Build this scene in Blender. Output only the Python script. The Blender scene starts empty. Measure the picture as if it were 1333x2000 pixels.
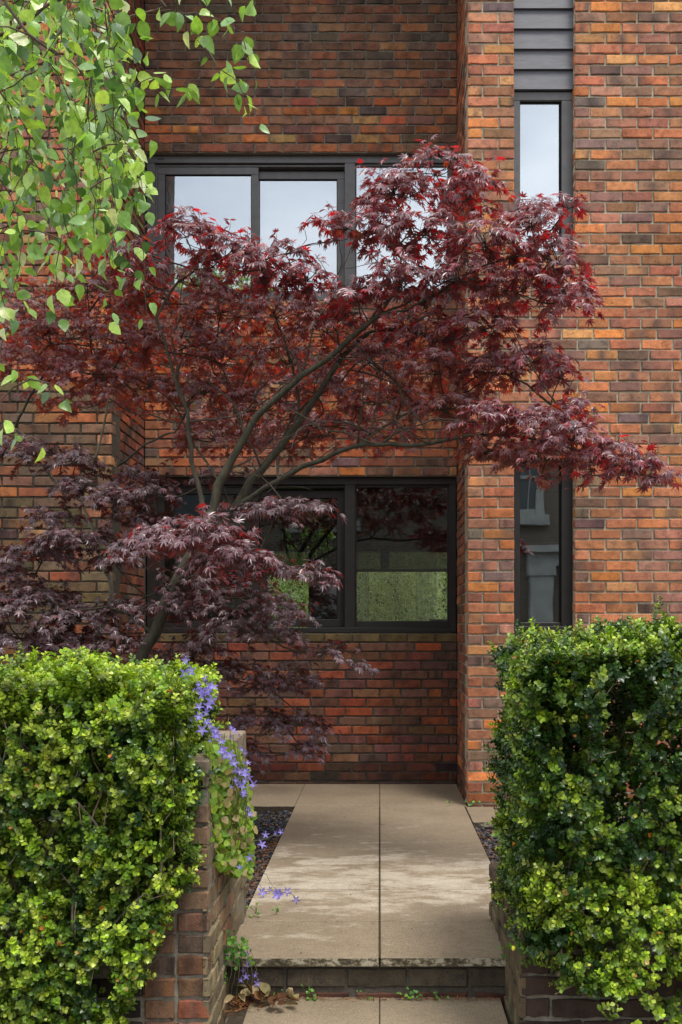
import bpy, math, random
import numpy as np
from mathutils import Vector, Matrix

random.seed(7)
RNG = np.random.default_rng(11)
sc = bpy.context.scene
col = bpy.context.collection

# ------------------------------------------------------------------ camera
CAMZ = 1.45
F = 2100.0                      # focal length in pixels of the 1333 px wide photograph
cd = bpy.data.cameras.new('camera')
cam = bpy.data.objects.new('camera', cd); col.objects.link(cam)
cam.location = (0, 0, CAMZ); cam.rotation_euler = (math.radians(90), 0, 0)
cd.sensor_fit = 'HORIZONTAL'; cd.sensor_width = 36.0; cd.lens = 36.0 * F / 1333.0
cd.shift_x = -(742 - 666.5) / 1333.0
cd.shift_y = (1220 - 1000) / 1333.0
cd.clip_start = 0.05; cd.clip_end = 500
sc.camera = cam

# ------------------------------------------------------------------ world, sun, exposure
SUN_EL, SUN_AZ = math.radians(66), math.radians(145)   # azimuth from +Y clockwise: behind the camera, a little right
w = bpy.data.worlds.new('World'); sc.world = w; w.use_nodes = True
nt = w.node_tree; nt.nodes.clear()
out = nt.nodes.new('ShaderNodeOutputWorld'); bg = nt.nodes.new('ShaderNodeBackground')
sky = nt.nodes.new('ShaderNodeTexSky'); sky.sky_type = 'NISHITA'; sky.sun_disc = False
sky.sun_elevation = SUN_EL; sky.sun_rotation = SUN_AZ; sky.air_density = 1.0; sky.dust_density = 3.0
tc = nt.nodes.new('ShaderNodeTexCoord'); nz = nt.nodes.new('ShaderNodeTexNoise')
nz.inputs['Scale'].default_value = 2.2; nz.inputs['Detail'].default_value = 5
mp = nt.nodes.new('ShaderNodeMapping'); mp.inputs['Scale'].default_value = (1, 1, 2.5)
rmp = nt.nodes.new('ShaderNodeValToRGB')
rmp.color_ramp.elements[0].position = 0.30; rmp.color_ramp.elements[0].color = (0.72, 0.72, 0.72, 1)
rmp.color_ramp.elements[1].position = 0.62; rmp.color_ramp.elements[1].color = (0.97, 0.97, 0.97, 1)
mx = nt.nodes.new('ShaderNodeMix'); mx.data_type = 'RGBA'
mx.inputs[7].default_value = (12.6, 13.1, 13.8, 1)         # high thin cloud
nt.links.new(tc.outputs['Generated'], mp.inputs[0]); nt.links.new(mp.outputs[0], nz.inputs['Vector'])
nt.links.new(nz.outputs['Fac'], rmp.inputs[0]); nt.links.new(rmp.outputs[0], mx.inputs[0])
sxyz = nt.nodes.new('ShaderNodeSeparateXYZ'); nt.links.new(tc.outputs['Generated'], sxyz.inputs[0])
zr = nt.nodes.new('ShaderNodeValToRGB'); e_ = zr.color_ramp.elements        # overcast sky: brighter overhead than at the horizon
e_[0].position = 0.0; e_[0].color = (0.40, 0.40, 0.40, 1); e_[1].position = 1.0; e_[1].color = (1.0, 1.0, 1.0, 1)
e_ = e_.new(0.38); e_.color = (0.66, 0.66, 0.66, 1)
mg = nt.nodes.new('ShaderNodeMix'); mg.data_type = 'RGBA'; mg.blend_type = 'MULTIPLY'; mg.inputs[0].default_value = 1.0
nt.links.new(sxyz.outputs[2], zr.inputs[0]); nt.links.new(sky.outputs[0], mx.inputs[6])
n2 = nt.nodes.new('ShaderNodeTexNoise'); n2.inputs['Scale'].default_value = 3.4; n2.inputs['Detail'].default_value = 6; nt.links.new(mp.outputs[0], n2.inputs['Vector'])
r2 = nt.nodes.new('ShaderNodeValToRGB'); r2.color_ramp.elements[0].position = 0.34; r2.color_ramp.elements[0].color = (9.4, 10.0, 10.9, 1)
r2.color_ramp.elements[1].position = 0.66; r2.color_ramp.elements[1].color = (14.6, 14.9, 15.2, 1)
nt.links.new(n2.outputs['Fac'], r2.inputs[0]); nt.links.new(r2.outputs[0], mx.inputs[7])
nt.links.new(mx.outputs[2], mg.inputs[6]); nt.links.new(zr.outputs[0], mg.inputs[7]); nt.links.new(mg.outputs[2], bg.inputs[0])
bg.inputs[1].default_value = 0.11
nt.links.new(bg.outputs[0], out.inputs[0])
sd = bpy.data.lights.new('sun', 'SUN'); sd.energy = 1.6; sd.angle = math.radians(16); sd.color = (1.0, 0.94, 0.85)
sun = bpy.data.objects.new('sun', sd); col.objects.link(sun)
S = Vector((math.sin(SUN_AZ) * math.cos(SUN_EL), math.cos(SUN_AZ) * math.cos(SUN_EL), math.sin(SUN_EL)))
sun.rotation_euler = S.to_track_quat('Z', 'Y').to_euler(); sun.location = S * 30
sc.view_settings.view_transform = 'Standard'; sc.view_settings.look = 'None'
sc.view_settings.exposure = 0.82; sc.view_settings.gamma = 1.0
sc.render.engine = 'CYCLES'
sc.cycles.max_bounces = 8; sc.cycles.transparent_max_bounces = 16
sc.cycles.use_denoising = True

def P(px, py, Y):
    return np.array([(px - 742) / F * Y, Y, CAMZ + (1220 - py) / F * Y])

# ------------------------------------------------------------------ object helpers
def link(name, me, parent=None, base=None):
    o = bpy.data.objects.new(name, me); col.objects.link(o)
    if parent is not None: o.parent = parent
    return o

def base_of(o):
    b = Vector((0, 0, 0))
    while o is not None:
        b += o.location; o = o.parent
    return np.array(b)

def tag(o, label=None, cat=None, group=None, kind=None):
    if label: o['label'] = label
    if cat: o['category'] = cat
    if group: o['group'] = group
    if kind: o['kind'] = kind
    return o

def thing(name, loc, label, cat, group=None):
    o = bpy.data.objects.new(name, None); col.objects.link(o); o.location = loc
    o.empty_display_size = 0.1
    return tag(o, label, cat, group)

def mesh_np(name, V, Fs, mat, parent=None, colors=None, smooth=False, local=False):
    """V (n,3) in world coordinates, Fs a list of (m,k) index arrays; colours per vertex."""
    V = np.asarray(V, dtype=np.float64)
    if parent is not None and not local: V = V - base_of(parent)
    me = bpy.data.meshes.new(name)
    if not isinstance(Fs, list): Fs = [Fs]
    Fs = [np.asarray(f) for f in Fs if len(f)]
    nl = sum(f.size for f in Fs); nf = sum(len(f) for f in Fs)
    me.vertices.add(len(V)); me.vertices.foreach_set('co', V.astype(np.float32).ravel())
    me.loops.add(nl); me.polygons.add(nf)
    me.loops.foreach_set('vertex_index', np.concatenate([f.ravel() for f in Fs]).astype(np.int32))
    tot = np.concatenate([np.full(len(f), f.shape[1]) for f in Fs]).astype(np.int32)
    start = np.concatenate([[0], np.cumsum(tot)[:-1]]).astype(np.int32)
    me.polygons.foreach_set('loop_start', start)
    me.polygons.foreach_set('use_smooth', np.full(nf, smooth, dtype=bool))
    me.update(calc_edges=True)
    if colors is not None:
        c = np.ones((len(V), 4), dtype=np.float32); c[:, :3] = colors
        a = me.color_attributes.new('Col', 'FLOAT_COLOR', 'POINT'); a.data.foreach_set('color', c.ravel())
    me.materials.append(mat); me.validate()
    return link(name, me, parent)

class MB:
    """collects boxes, prisms and tubes (world coordinates) and links them as one mesh"""
    def __init__(s): s.v = []; s.f = {3: [], 4: []}; s.n = 0
    def add(s, V, faces):
        V = np.asarray(V, float)
        for f in faces: s.f[len(f)].append([i + s.n for i in f])
        s.v.append(V); s.n += len(V)
    def box(s, x0, x1, y0, y1, z0, z1, b=0.0):
        if b <= 0:
            V = [(x, y, z) for x in (x0, x1) for y in (y0, y1) for z in (z0, z1)]
            s.add(V, [(0, 1, 3, 2), (4, 6, 7, 5), (0, 4, 5, 1), (2, 3, 7, 6), (0, 2, 6, 4), (1, 5, 7, 3)])
            return
        # chamfered box: 24 vertices
        xs, ys, zs = (x0, x1), (y0, y1), (z0, z1)
        V = []; idx = {}
        for i in (0, 1):
            for j in (0, 1):
                for k in (0, 1):
                    sx, sy, sz = (1, -1)[i], (1, -1)[j], (1, -1)[k]
                    for a in range(3):
                        p = [xs[i] + sx * b, ys[j] + sy * b, zs[k] + sz * b]
                        p[a] = (xs[i], ys[j], zs[k])[a]
                        idx[i, j, k, a] = len(V); V.append(p)
        fs = []
        for a in range(3):
            o1, o2 = [q for q in range(3) if q != a]
            for sa in (0, 1):
                q = []
                for (u, v) in ((0, 0), (1, 0), (1, 1), (0, 1)):
                    t = [0, 0, 0]; t[a] = sa; t[o1] = u; t[o2] = v; q.append(idx[t[0], t[1], t[2], a])
                fs.append(q)
        for a in range(3):
            o1, o2 = [q for q in range(3) if q != a]
            for u in (0, 1):
                for v in (0, 1):
                    t0 = [0, 0, 0]; t1 = [0, 0, 0]; t0[o1] = t1[o1] = u; t0[o2] = t1[o2] = v; t1[a] = 1
                    fs.append([idx[(*t0, o1)], idx[(*t1, o1)], idx[(*t1, o2)], idx[(*t0, o2)]])
        for i in (0, 1):
            for j in (0, 1):
                for k in (0, 1): fs.append([idx[i, j, k, 0], idx[i, j, k, 1], idx[i, j, k, 2]])
        s.add(V, fs)
    def tube(s, pts, rad, n=6, cap=True):
        pts = np.asarray(pts, float); m = len(pts)
        rad = np.broadcast_to(np.asarray(rad, float), (m,))
        T = np.gradient(pts, axis=0); T /= (np.linalg.norm(T, axis=1, keepdims=True) + 1e-9)
        ref = np.array([0.0, 0, 1.0]) if abs(T[0][2]) < 0.9 else np.array([1.0, 0, 0])
        V = []
        a = np.cross(T[0], ref); a /= np.linalg.norm(a)
        ang = np.arange(n) * 2 * math.pi / n
        for i in range(m):
            a = a - T[i] * a.dot(T[i]); a /= (np.linalg.norm(a) + 1e-9); b = np.cross(T[i], a)
            V.append(pts[i] + rad[i] * (np.cos(ang)[:, None] * a + np.sin(ang)[:, None] * b))
        V = np.concatenate(V); fs = []
        for i in range(m - 1):
            for j in range(n):
                k = (j + 1) % n
                fs.append((i * n + j, i * n + k, (i + 1) * n + k, (i + 1) * n + j))
        if cap:
            V = np.concatenate([V, pts[-1:] + T[-1:] * rad[-1]]); e = len(V) - 1
            for j in range(n): fs.append(((m - 1) * n + j, (m - 1) * n + (j + 1) % n, e))
        s.add(V, fs)
    def build(s, name, mat, parent=None, smooth=False, kind=None):
        V = np.concatenate(s.v)
        o = mesh_np(name, V, [np.array(s.f[k]) for k in (3, 4) if s.f[k]], mat, parent, smooth=smooth)
        bm_fix(o)
        if kind: o['kind'] = kind
        return o

import bmesh
def bm_fix(o):
    bm = bmesh.new(); bm.from_mesh(o.data); bmesh.ops.recalc_face_normals(bm, faces=bm.faces); bm.to_mesh(o.data); bm.free()

# ------------------------------------------------------------------ materials
def lin(c):
    c = np.asarray(c, float) / 255.0
    return np.where(c <= 0.04045, c / 12.92, ((c + 0.055) / 1.055) ** 2.4)

def mat(name):
    m = bpy.data.materials.new(name); m.use_nodes = True
    return m, m.node_tree, m.node_tree.nodes['Principled BSDF']

def N(nt, t, **kw):
    n = nt.nodes.new(t)
    for k, v in kw.items():
        if k in n.inputs.keys() and not hasattr(n, k): n.inputs[k].default_value = v
        else:
            try: setattr(n, k, v)
            except Exception: n.inputs[k].default_value = v
    return n

def ramp(nt, fac, stops):
    r = nt.nodes.new('ShaderNodeValToRGB'); el = r.color_ramp.elements
    while len(el) < len(stops): el.new(0.5)
    for e, (p, c) in zip(el, stops):
        e.position = p; e.color = (*c, 1) if len(c) == 3 else c
    nt.links.new(fac, r.inputs[0]); return r.outputs[0]

def noise(nt, scale, detail=4, rough=0.55, vec=None, sc3=None):
    n = nt.nodes.new('ShaderNodeTexNoise'); n.inputs['Scale'].default_value = scale
    n.inputs['Detail'].default_value = detail; n.inputs['Roughness'].default_value = rough
    t = nt.nodes.new('ShaderNodeTexCoord'); v = t.outputs['Object']
    if sc3:
        m = nt.nodes.new('ShaderNodeMapping'); m.inputs['Scale'].default_value = sc3
        nt.links.new(v, m.inputs[0]); v = m.outputs[0]
    nt.links.new(v, n.inputs['Vector'])
    return n.outputs['Fac']

def mixc(nt, fac, a, b, mode='MIX'):
    m = nt.nodes.new('ShaderNodeMix'); m.data_type = 'RGBA'; m.blend_type = mode
    for k, v in ((0, fac), (6, a), (7, b)):
        if isinstance(v, (int, float)): m.inputs[k].default_value = v
        elif isinstance(v, tuple): m.inputs[k].default_value = (*v, 1) if len(v) == 3 else v
        else: nt.links.new(v, m.inputs[k])
    return m.outputs[2]

def bump(nt, bs, h, strength=0.3, dist=0.003):
    b = nt.nodes.new('ShaderNodeBump'); b.inputs['Strength'].default_value = strength
    b.inputs['Distance'].default_value = dist
    nt.links.new(h, b.inputs['Height']); nt.links.new(b.outputs[0], bs.inputs['Normal']); return b

def vcol(nt):
    a = nt.nodes.new('ShaderNodeAttribute'); a.attribute_name = 'Col'; return a.outputs['Color']

def mathn(nt, op, a, b):
    m = nt.nodes.new('ShaderNodeMath'); m.operation = op
    for k, v in enumerate((a, b)):
        if isinstance(v, (int, float)): m.inputs[k].default_value = v
        else: nt.links.new(v, m.inputs[k])
    return m.outputs[0]

def brick_material():
    m, t, bs = mat('fired_brick')
    c = vcol(t)
    big = noise(t, 16, 5, 0.6); c = mixc(t, 1.0, c, ramp(t, big, [(0.3, (0.55, 0.53, 0.54)), (0.5, (1, 1, 1)), (0.72, (1.3, 1.22, 1.1))]), 'MULTIPLY')
    fine = noise(t, 220, 4, 0.7); c = mixc(t, 1.0, c, ramp(t, fine, [(0.32, (0.62, 0.6, 0.58)), (0.5, (1, 1, 1)), (0.72, (1.28, 1.25, 1.2))]), 'MULTIPLY')
    sp = noise(t, 90, 3, 0.5); c = mixc(t, ramp(t, sp, [(0.30, (1, 1, 1)), (0.36, (0, 0, 0))]), c, (0.035, 0.030, 0.032))
    lime = noise(t, 34, 6, 0.75); c = mixc(t, ramp(t, lime, [(0.66, (0, 0, 0)), (0.76, (0.6, 0.6, 0.6))]), c, (0.52, 0.42, 0.32))
    # broad weathering and run-off streaks
    c = mixc(t, 1.0, c, ramp(t, noise(t, 1.6, 6, 0.65, sc3=(2.2, 2.2, 0.7)), [(0.30, (0.74, 0.74, 0.72)), (0.5, (1, 1, 1)), (0.72, (1.12, 1.10, 1.08))]), 'MULTIPLY')
    c = mixc(t, ramp(t, noise(t, 3.1, 7, 0.75, sc3=(3, 3, 0.5)), [(0.58, (0, 0, 0)), (0.78, (0.32, 0.32, 0.32))]), c, (0.40, 0.33, 0.27))
    t.links.new(c, bs.inputs['Base Color'])
    bs.inputs['Roughness'].default_value = 0.85; bs.inputs['Specular IOR Level'].default_value = 0.3
    h = mathn(t, 'ADD', noise(t, 260, 5, 0.7), mathn(t, 'MULTIPLY', noise(t, 55, 4, 0.6), 1.6))
    bump(t, bs, h, 0.75, 0.0025); return m

def plain(name, c, rough=0.6, spec=0.4, nscale=None, var=0.15, bstr=0.0, metallic=0.0, sc3=None):
    m, t, bs = mat(name)
    if nscale:
        n = noise(t, nscale, 5, 0.6, sc3=sc3)
        cc = ramp(t, n, [(0.3, tuple(np.array(c) * (1 - var))), (0.7, tuple(np.array(c) * (1 + var)))])
        t.links.new(cc, bs.inputs['Base Color'])
        if bstr: bump(t, bs, n, bstr, 0.002)
    else: bs.inputs['Base Color'].default_value = (*c, 1)
    bs.inputs['Roughness'].default_value = rough; bs.inputs['Specular IOR Level'].default_value = spec
    bs.inputs['Metallic'].default_value = metallic
    return m

def leaf_material(name, trans=0.35, rough=0.4, spec=0.5, tgain=(1.5, 1.5, 1.0), nvar=60, bstr=0.0, coat=0.0):
    m, t, bs = mat(name)
    c = vcol(t)
    n = noise(t, nvar, 3, 0.6); c2 = mixc(t, 1.0, c, ramp(t, n, [(0.3, (0.75, 0.75, 0.75)), (0.7, (1.25, 1.25, 1.25))]), 'MULTIPLY')
    t.links.new(c2, bs.inputs['Base Color'])
    bs.inputs['Roughness'].default_value = rough; bs.inputs['Specular IOR Level'].default_value = spec
    bs.inputs['Coat Weight'].default_value = coat; bs.inputs['Coat Roughness'].default_value = 0.25
    if bstr: bump(t, bs, noise(t, 180, 3, 0.6), bstr, 0.002)
    tr = t.nodes.new('ShaderNodeBsdfTranslucent')
    t.links.new(mixc(t, 1.0, c2, tgain, 'MULTIPLY'), tr.inputs['Color'])
    ms = t.nodes.new('ShaderNodeMixShader'); ms.inputs[0].default_value = trans
    o = t.nodes['Material Output']
    t.links.new(bs.outputs[0], ms.inputs[1]); t.links.new(tr.outputs[0], ms.inputs[2]); t.links.new(ms.outputs[0], o.inputs[0])
    return m

def glass_material(name, gain, tint=(0.9, 0.95, 0.93)):
    m, t, bs = mat(name); t.nodes.remove(bs)
    g = t.nodes.new('ShaderNodeBsdfGlossy'); g.inputs['Roughness'].default_value = 0.012; g.inputs['Color'].default_value = (0.92, 0.96, 1.0, 1)
    tr = t.nodes.new('ShaderNodeBsdfTransparent'); tr.inputs['Color'].default_value = (*tint, 1)
    fr = t.nodes.new('ShaderNodeFresnel'); fr.inputs['IOR'].default_value = 1.5
    k = mathn(t, 'MULTIPLY', fr.outputs[0], gain); k = mathn(t, 'MINIMUM', k, 1.0)
    # slight waviness of the panes
    b = t.nodes.new('ShaderNodeBump'); b.inputs['Strength'].default_value = 0.06; b.inputs['Distance'].default_value = 0.01
    t.links.new(noise(t, 2.5, 1, 0.4), b.inputs['Height']); t.links.new(b.outputs[0], g.inputs['Normal'])
    ms = t.nodes.new('ShaderNodeMixShader'); t.links.new(k, ms.inputs[0]); t.links.new(tr.outputs[0], ms.inputs[1]); t.links.new(g.outputs[0], ms.inputs[2])
    t.links.new(ms.outputs[0], t.nodes['Material Output'].inputs[0]); return m

def bark_material(name, c1, c2, scale=30, sc3=(1, 1, 0.35)):
    m, t, bs = mat(name)
    n = noise(t, scale, 6, 0.7, sc3=sc3)
    t.links.new(ramp(t, n, [(0.3, c1), (0.68, c2)]), bs.inputs['Base Color'])
    bs.inputs['Roughness'].default_value = 0.85; bump(t, bs, n, 0.6, 0.004); return m

def paving_material(name):
    m, t, bs = mat(name)
    # damp sand-coloured concrete with dry, pale streaks
    base = ramp(t, noise(t, 2.4, 5, 0.6), [(0.3, (0.195, 0.150, 0.098)), (0.7, (0.280, 0.220, 0.148))])
    dry = noise(t, 3.6, 8, 0.72, sc3=(0.95, 1.8, 1))
    fr = noise(t, 0.9, 2, 0.5)
    tcn = t.nodes.new('ShaderNodeTexCoord'); sp = t.nodes.new('ShaderNodeSeparateXYZ'); t.links.new(tcn.outputs['Object'], sp.inputs[0])
    yy = mathn(t, 'SUBTRACT', sp.outputs[1], 5.45); yy = mathn(t, 'ABSOLUTE', yy, 0); yy = mathn(t, 'MULTIPLY', yy, -0.16)
    f = mathn(t, 'ADD', mathn(t, 'ADD', dry, yy), mathn(t, 'MULTIPLY', fr, 0.18))
    msk = ramp(t, f, [(0.490, (0, 0, 0)), (0.56, (0.6, 0.6, 0.6)), (0.72, (1, 1, 1))])
    c = mixc(t, msk, base, (0.45, 0.395, 0.31))
    g = noise(t, 150, 3, 0.75); c = mixc(t, 1.0, c, ramp(t, g, [(0.3, (0.5, 0.48, 0.46)), (0.5, (1, 1, 1)), (0.7, (1.35, 1.35, 1.35))]), 'MULTIPLY')
    c = mixc(t, 1.0, c, ramp(t, noise(t, 34, 6, 0.75), [(0.3, (0.78, 0.77, 0.75)), (0.5, (1, 1, 1)), (0.7, (1.15, 1.15, 1.15))]), 'MULTIPLY')
    dd = noise(t, 9, 6, 0.7); c = mixc(t, ramp(t, dd, [(0.66, (0, 0, 0)), (0.78, (0.5, 0.5, 0.5))]), c, (0.10, 0.085, 0.05))
    # grime and lichen on the slab edges
    ge = t.nodes.new('ShaderNodeNewGeometry'); sx = t.nodes.new('ShaderNodeSeparateXYZ'); t.links.new(ge.outputs['True Normal'], sx.inputs[0])
    edge = mathn(t, 'LESS_THAN', mathn(t, 'ABSOLUTE', sx.outputs[2], 0), 0.5)
    gr = ramp(t, noise(t, 22, 6, 0.8, sc3=(1, 1, 1.5)), [(0.42, (0.04, 0.034, 0.022)), (0.5, (0.13, 0.105, 0.06)), (0.56, (0.40, 0.36, 0.27))])
    c = mixc(t, edge, c, gr)
    t.links.new(c, bs.inputs['Base Color'])
    bs.inputs['Roughness'].default_value = 0.75; bump(t, bs, g, 0.35, 0.0015); return m

M = {}
M['brick'] = brick_material()
M['mortar_light'] = plain('lime_mortar', (0.42, 0.375, 0.28), 0.95, 0.2, 60, 0.3, 0.5)
M['mortar_dark'] = plain('grey_mortar', (0.20, 0.18, 0.145), 0.95, 0.2, 60, 0.35, 0.5)
M['mortar_low'] = plain('dark_mortar', (0.085, 0.076, 0.062), 0.95, 0.2, 60, 0.35, 0.5)
M['frame'] = plain('lit_aluminium', (0.098, 0.094, 0.096), 0.42, 0.5, 14, 0.18)  # upper frames: same metal, reflected light put into a lighter colour
M['frame_low'] = plain('shaded_aluminium', (0.022, 0.020, 0.019), 0.45, 0.4, 14, 0.2)  # lower frames: same metal, lack of reflected light put into a darker colour
M['panel'] = plain('zinc_cladding', (0.098, 0.098, 0.115), 0.5, 0.5, 9, 0.2, 0.05, sc3=(1, 1, 6))
M['gasket'] = plain('black_rubber', (0.008, 0.008, 0.008), 0.8, 0.2)
M['glass_up'] = glass_material('reflective_glass', 8.5, (0.86, 0.9, 0.94))
M['glass_low'] = glass_material('clear_glass', 1.9)
M['glass_slot'] = glass_material('coated_glass', 4.2)
M['blind'] = plain('white_blind', (0.80, 0.80, 0.80), 0.9, 0.2)
M['plaster'] = plain('interior_plaster', (0.16, 0.155, 0.14), 0.9, 0.2, 3, 0.08)
M['darkmetal'] = plain('lamp_black', (0.02, 0.02, 0.02), 0.5)
M['paving'] = paving_material('sandstone_paving')
M['joint'] = plain('joint_dirt', (0.055, 0.042, 0.028), 0.95, 0.2, 80, 0.4, 0.4)
M['soil'] = plain('dark_soil', (0.030, 0.023, 0.018), 0.95, 0.2, 70, 0.5, 0.8)
M['asphalt'] = plain('asphalt', (0.05, 0.05, 0.05), 0.9, 0.3, 90, 0.3, 0.4)
M['ground'] = plain('street_concrete', (0.20, 0.185, 0.16), 0.9, 0.3, 20, 0.15, 0.2)
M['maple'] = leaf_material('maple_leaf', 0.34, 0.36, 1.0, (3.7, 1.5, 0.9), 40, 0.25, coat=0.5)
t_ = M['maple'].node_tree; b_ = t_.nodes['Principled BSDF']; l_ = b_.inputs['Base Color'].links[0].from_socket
# upper side: sky sheen put into a mauve-grey colour; underside plain red-brown
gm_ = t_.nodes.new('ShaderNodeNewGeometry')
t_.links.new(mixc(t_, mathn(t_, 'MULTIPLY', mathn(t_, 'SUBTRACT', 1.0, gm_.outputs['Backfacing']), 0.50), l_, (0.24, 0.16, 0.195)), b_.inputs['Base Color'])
M['birch'] = leaf_material('birch_leaf', 0.36, 0.32, 0.8, (1.7, 1.6, 0.7), 50, 0.3)
M['box'] = leaf_material('box_leaf', 0.20, 0.30, 0.5, (1.5, 1.5, 0.7), 50)
M['soft'] = leaf_material('soft_leaf', 0.35, 0.5, 0.35, (1.5, 1.5, 0.8), 60, 0.2)
M['petal'] = leaf_material('violet_petal', 0.35, 0.6, 0.2, (1.2, 1.2, 1.2), 60)
M['maple_bark'] = bark_material('mossy_bark', (0.016, 0.013, 0.009), (0.070, 0.062, 0.036))
M['pale_bark'] = bark_material('pale_bark', (0.10, 0.085, 0.055), (0.30, 0.27, 0.20), 45)
M['twig'] = bark_material('dark_twig', (0.022, 0.016, 0.012), (0.07, 0.055, 0.038), 60)
M['birch_twig'] = bark_material('birch_twig', (0.05, 0.028, 0.020), (0.15, 0.095, 0.07), 60)
M['birch_bark'] = bark_material('birch_bark', (0.08, 0.07, 0.06), (0.55, 0.52, 0.47), 8, (0.6, 0.6, 5))
M['box_stem'] = bark_material('box_stem', (0.13, 0.10, 0.065), (0.34, 0.28, 0.19), 60)
M['chips'] = leaf_material('slate_chip', 0.0, 0.55, 0.5)
M['debris'] = leaf_material('dead_leaf', 0.15, 0.8, 0.2)

# ------------------------------------------------------------------ bricks
CH, Z0 = 0.075, 0.030
PAL_ORANGE = [((186, 116, 76), 20), ((177, 114, 83), 22), ((164, 112, 87), 20), ((147, 108, 89), 16), ((125, 99, 87), 12), ((206, 128, 70), 7), ((206, 150, 98), 4), ((109, 94, 90), 5)]
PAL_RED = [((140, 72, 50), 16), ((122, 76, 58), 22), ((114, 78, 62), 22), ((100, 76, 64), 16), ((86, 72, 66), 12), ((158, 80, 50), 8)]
PAL_MIX = [((178, 100, 66), 20), ((162, 98, 72), 22), ((144, 98, 76), 20), ((122, 94, 78), 14), ((104, 88, 80), 10), ((194, 118, 68), 6), ((182, 140, 96), 4)]
PAL_SHADED = [((130, 106, 80), 25), ((112, 94, 74), 22), ((98, 86, 70), 18), ((134, 88, 64), 12), ((106, 82, 66), 12), ((150, 96, 64), 8)]

def pick(pal, rng):
    ws = np.array([p[1] for p in pal], float); ws /= ws.sum(); c = np.array(pal[rng.choice(len(pal), p=ws)][0], float)
    c = c * 0.80 + (np.array([p[0] for p in pal], float) * ws[:, None]).sum(0) * 0.20
    return lin(np.clip(c * rng.uniform(0.88, 1.12) + rng.normal(0, 3.5, 3), 10, 250))

def brick_rows(width, z0, z1, holes, rng, first=0, ch=CH, zo=Z0, L=0.2125, H=0.100, stray=0.04):
    """list of (u0, u1, zlow, zhigh, course, is_first, is_last)"""
    res = []; prev = []; k0 = math.ceil((z0 - zo) / ch - 1e-3); k1 = math.floor((z1 - zo) / ch + 1e-3)
    for k in range(k0, k1):
        zl, zh = zo + k * ch, zo + (k + 1) * ch; zm = (zl + zh) / 2
        cuts = sorted([(h[0], h[1]) for h in holes if h[2] < zm < h[3]])
        segs = []; a = 0.0
        for h in cuts:
            if h[0] > a + 0.02: segs.append((a, h[0]))
            a = max(a, h[1])
        if a < width - 0.02: segs.append((a, width))
        cur = []
        for (a, b) in segs:
            u = a; i = 0; par = (k + first) % 2
            while u < b - 1e-4:
                Ln = L if not (i == 0 and par == 1) else H
                if i > 1 and rng.random() < stray: Ln = H if rng.random() < 0.6 else 0.158
                if stray > 0 and i > 0 and any(abs(u + Ln - q_) < 0.03 for q_ in prev):      # keep the bond: no joint above a joint
                    for L2 in (0.158, 0.2125, H, 0.19):
                        if not any(abs(u + L2 - q_) < 0.03 for q_ in prev): Ln = L2; break
                e = u + Ln
                rem = b - (e + 0.0125)
                if rem < 0.055: e = b
                res.append([u, e, zl, zh, k, i == 0 and a == 0, e == b and b == width]); cur.append(e); u = e + 0.0125; i += 1
                if e == b: break
        prev = cur
    return res

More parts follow.
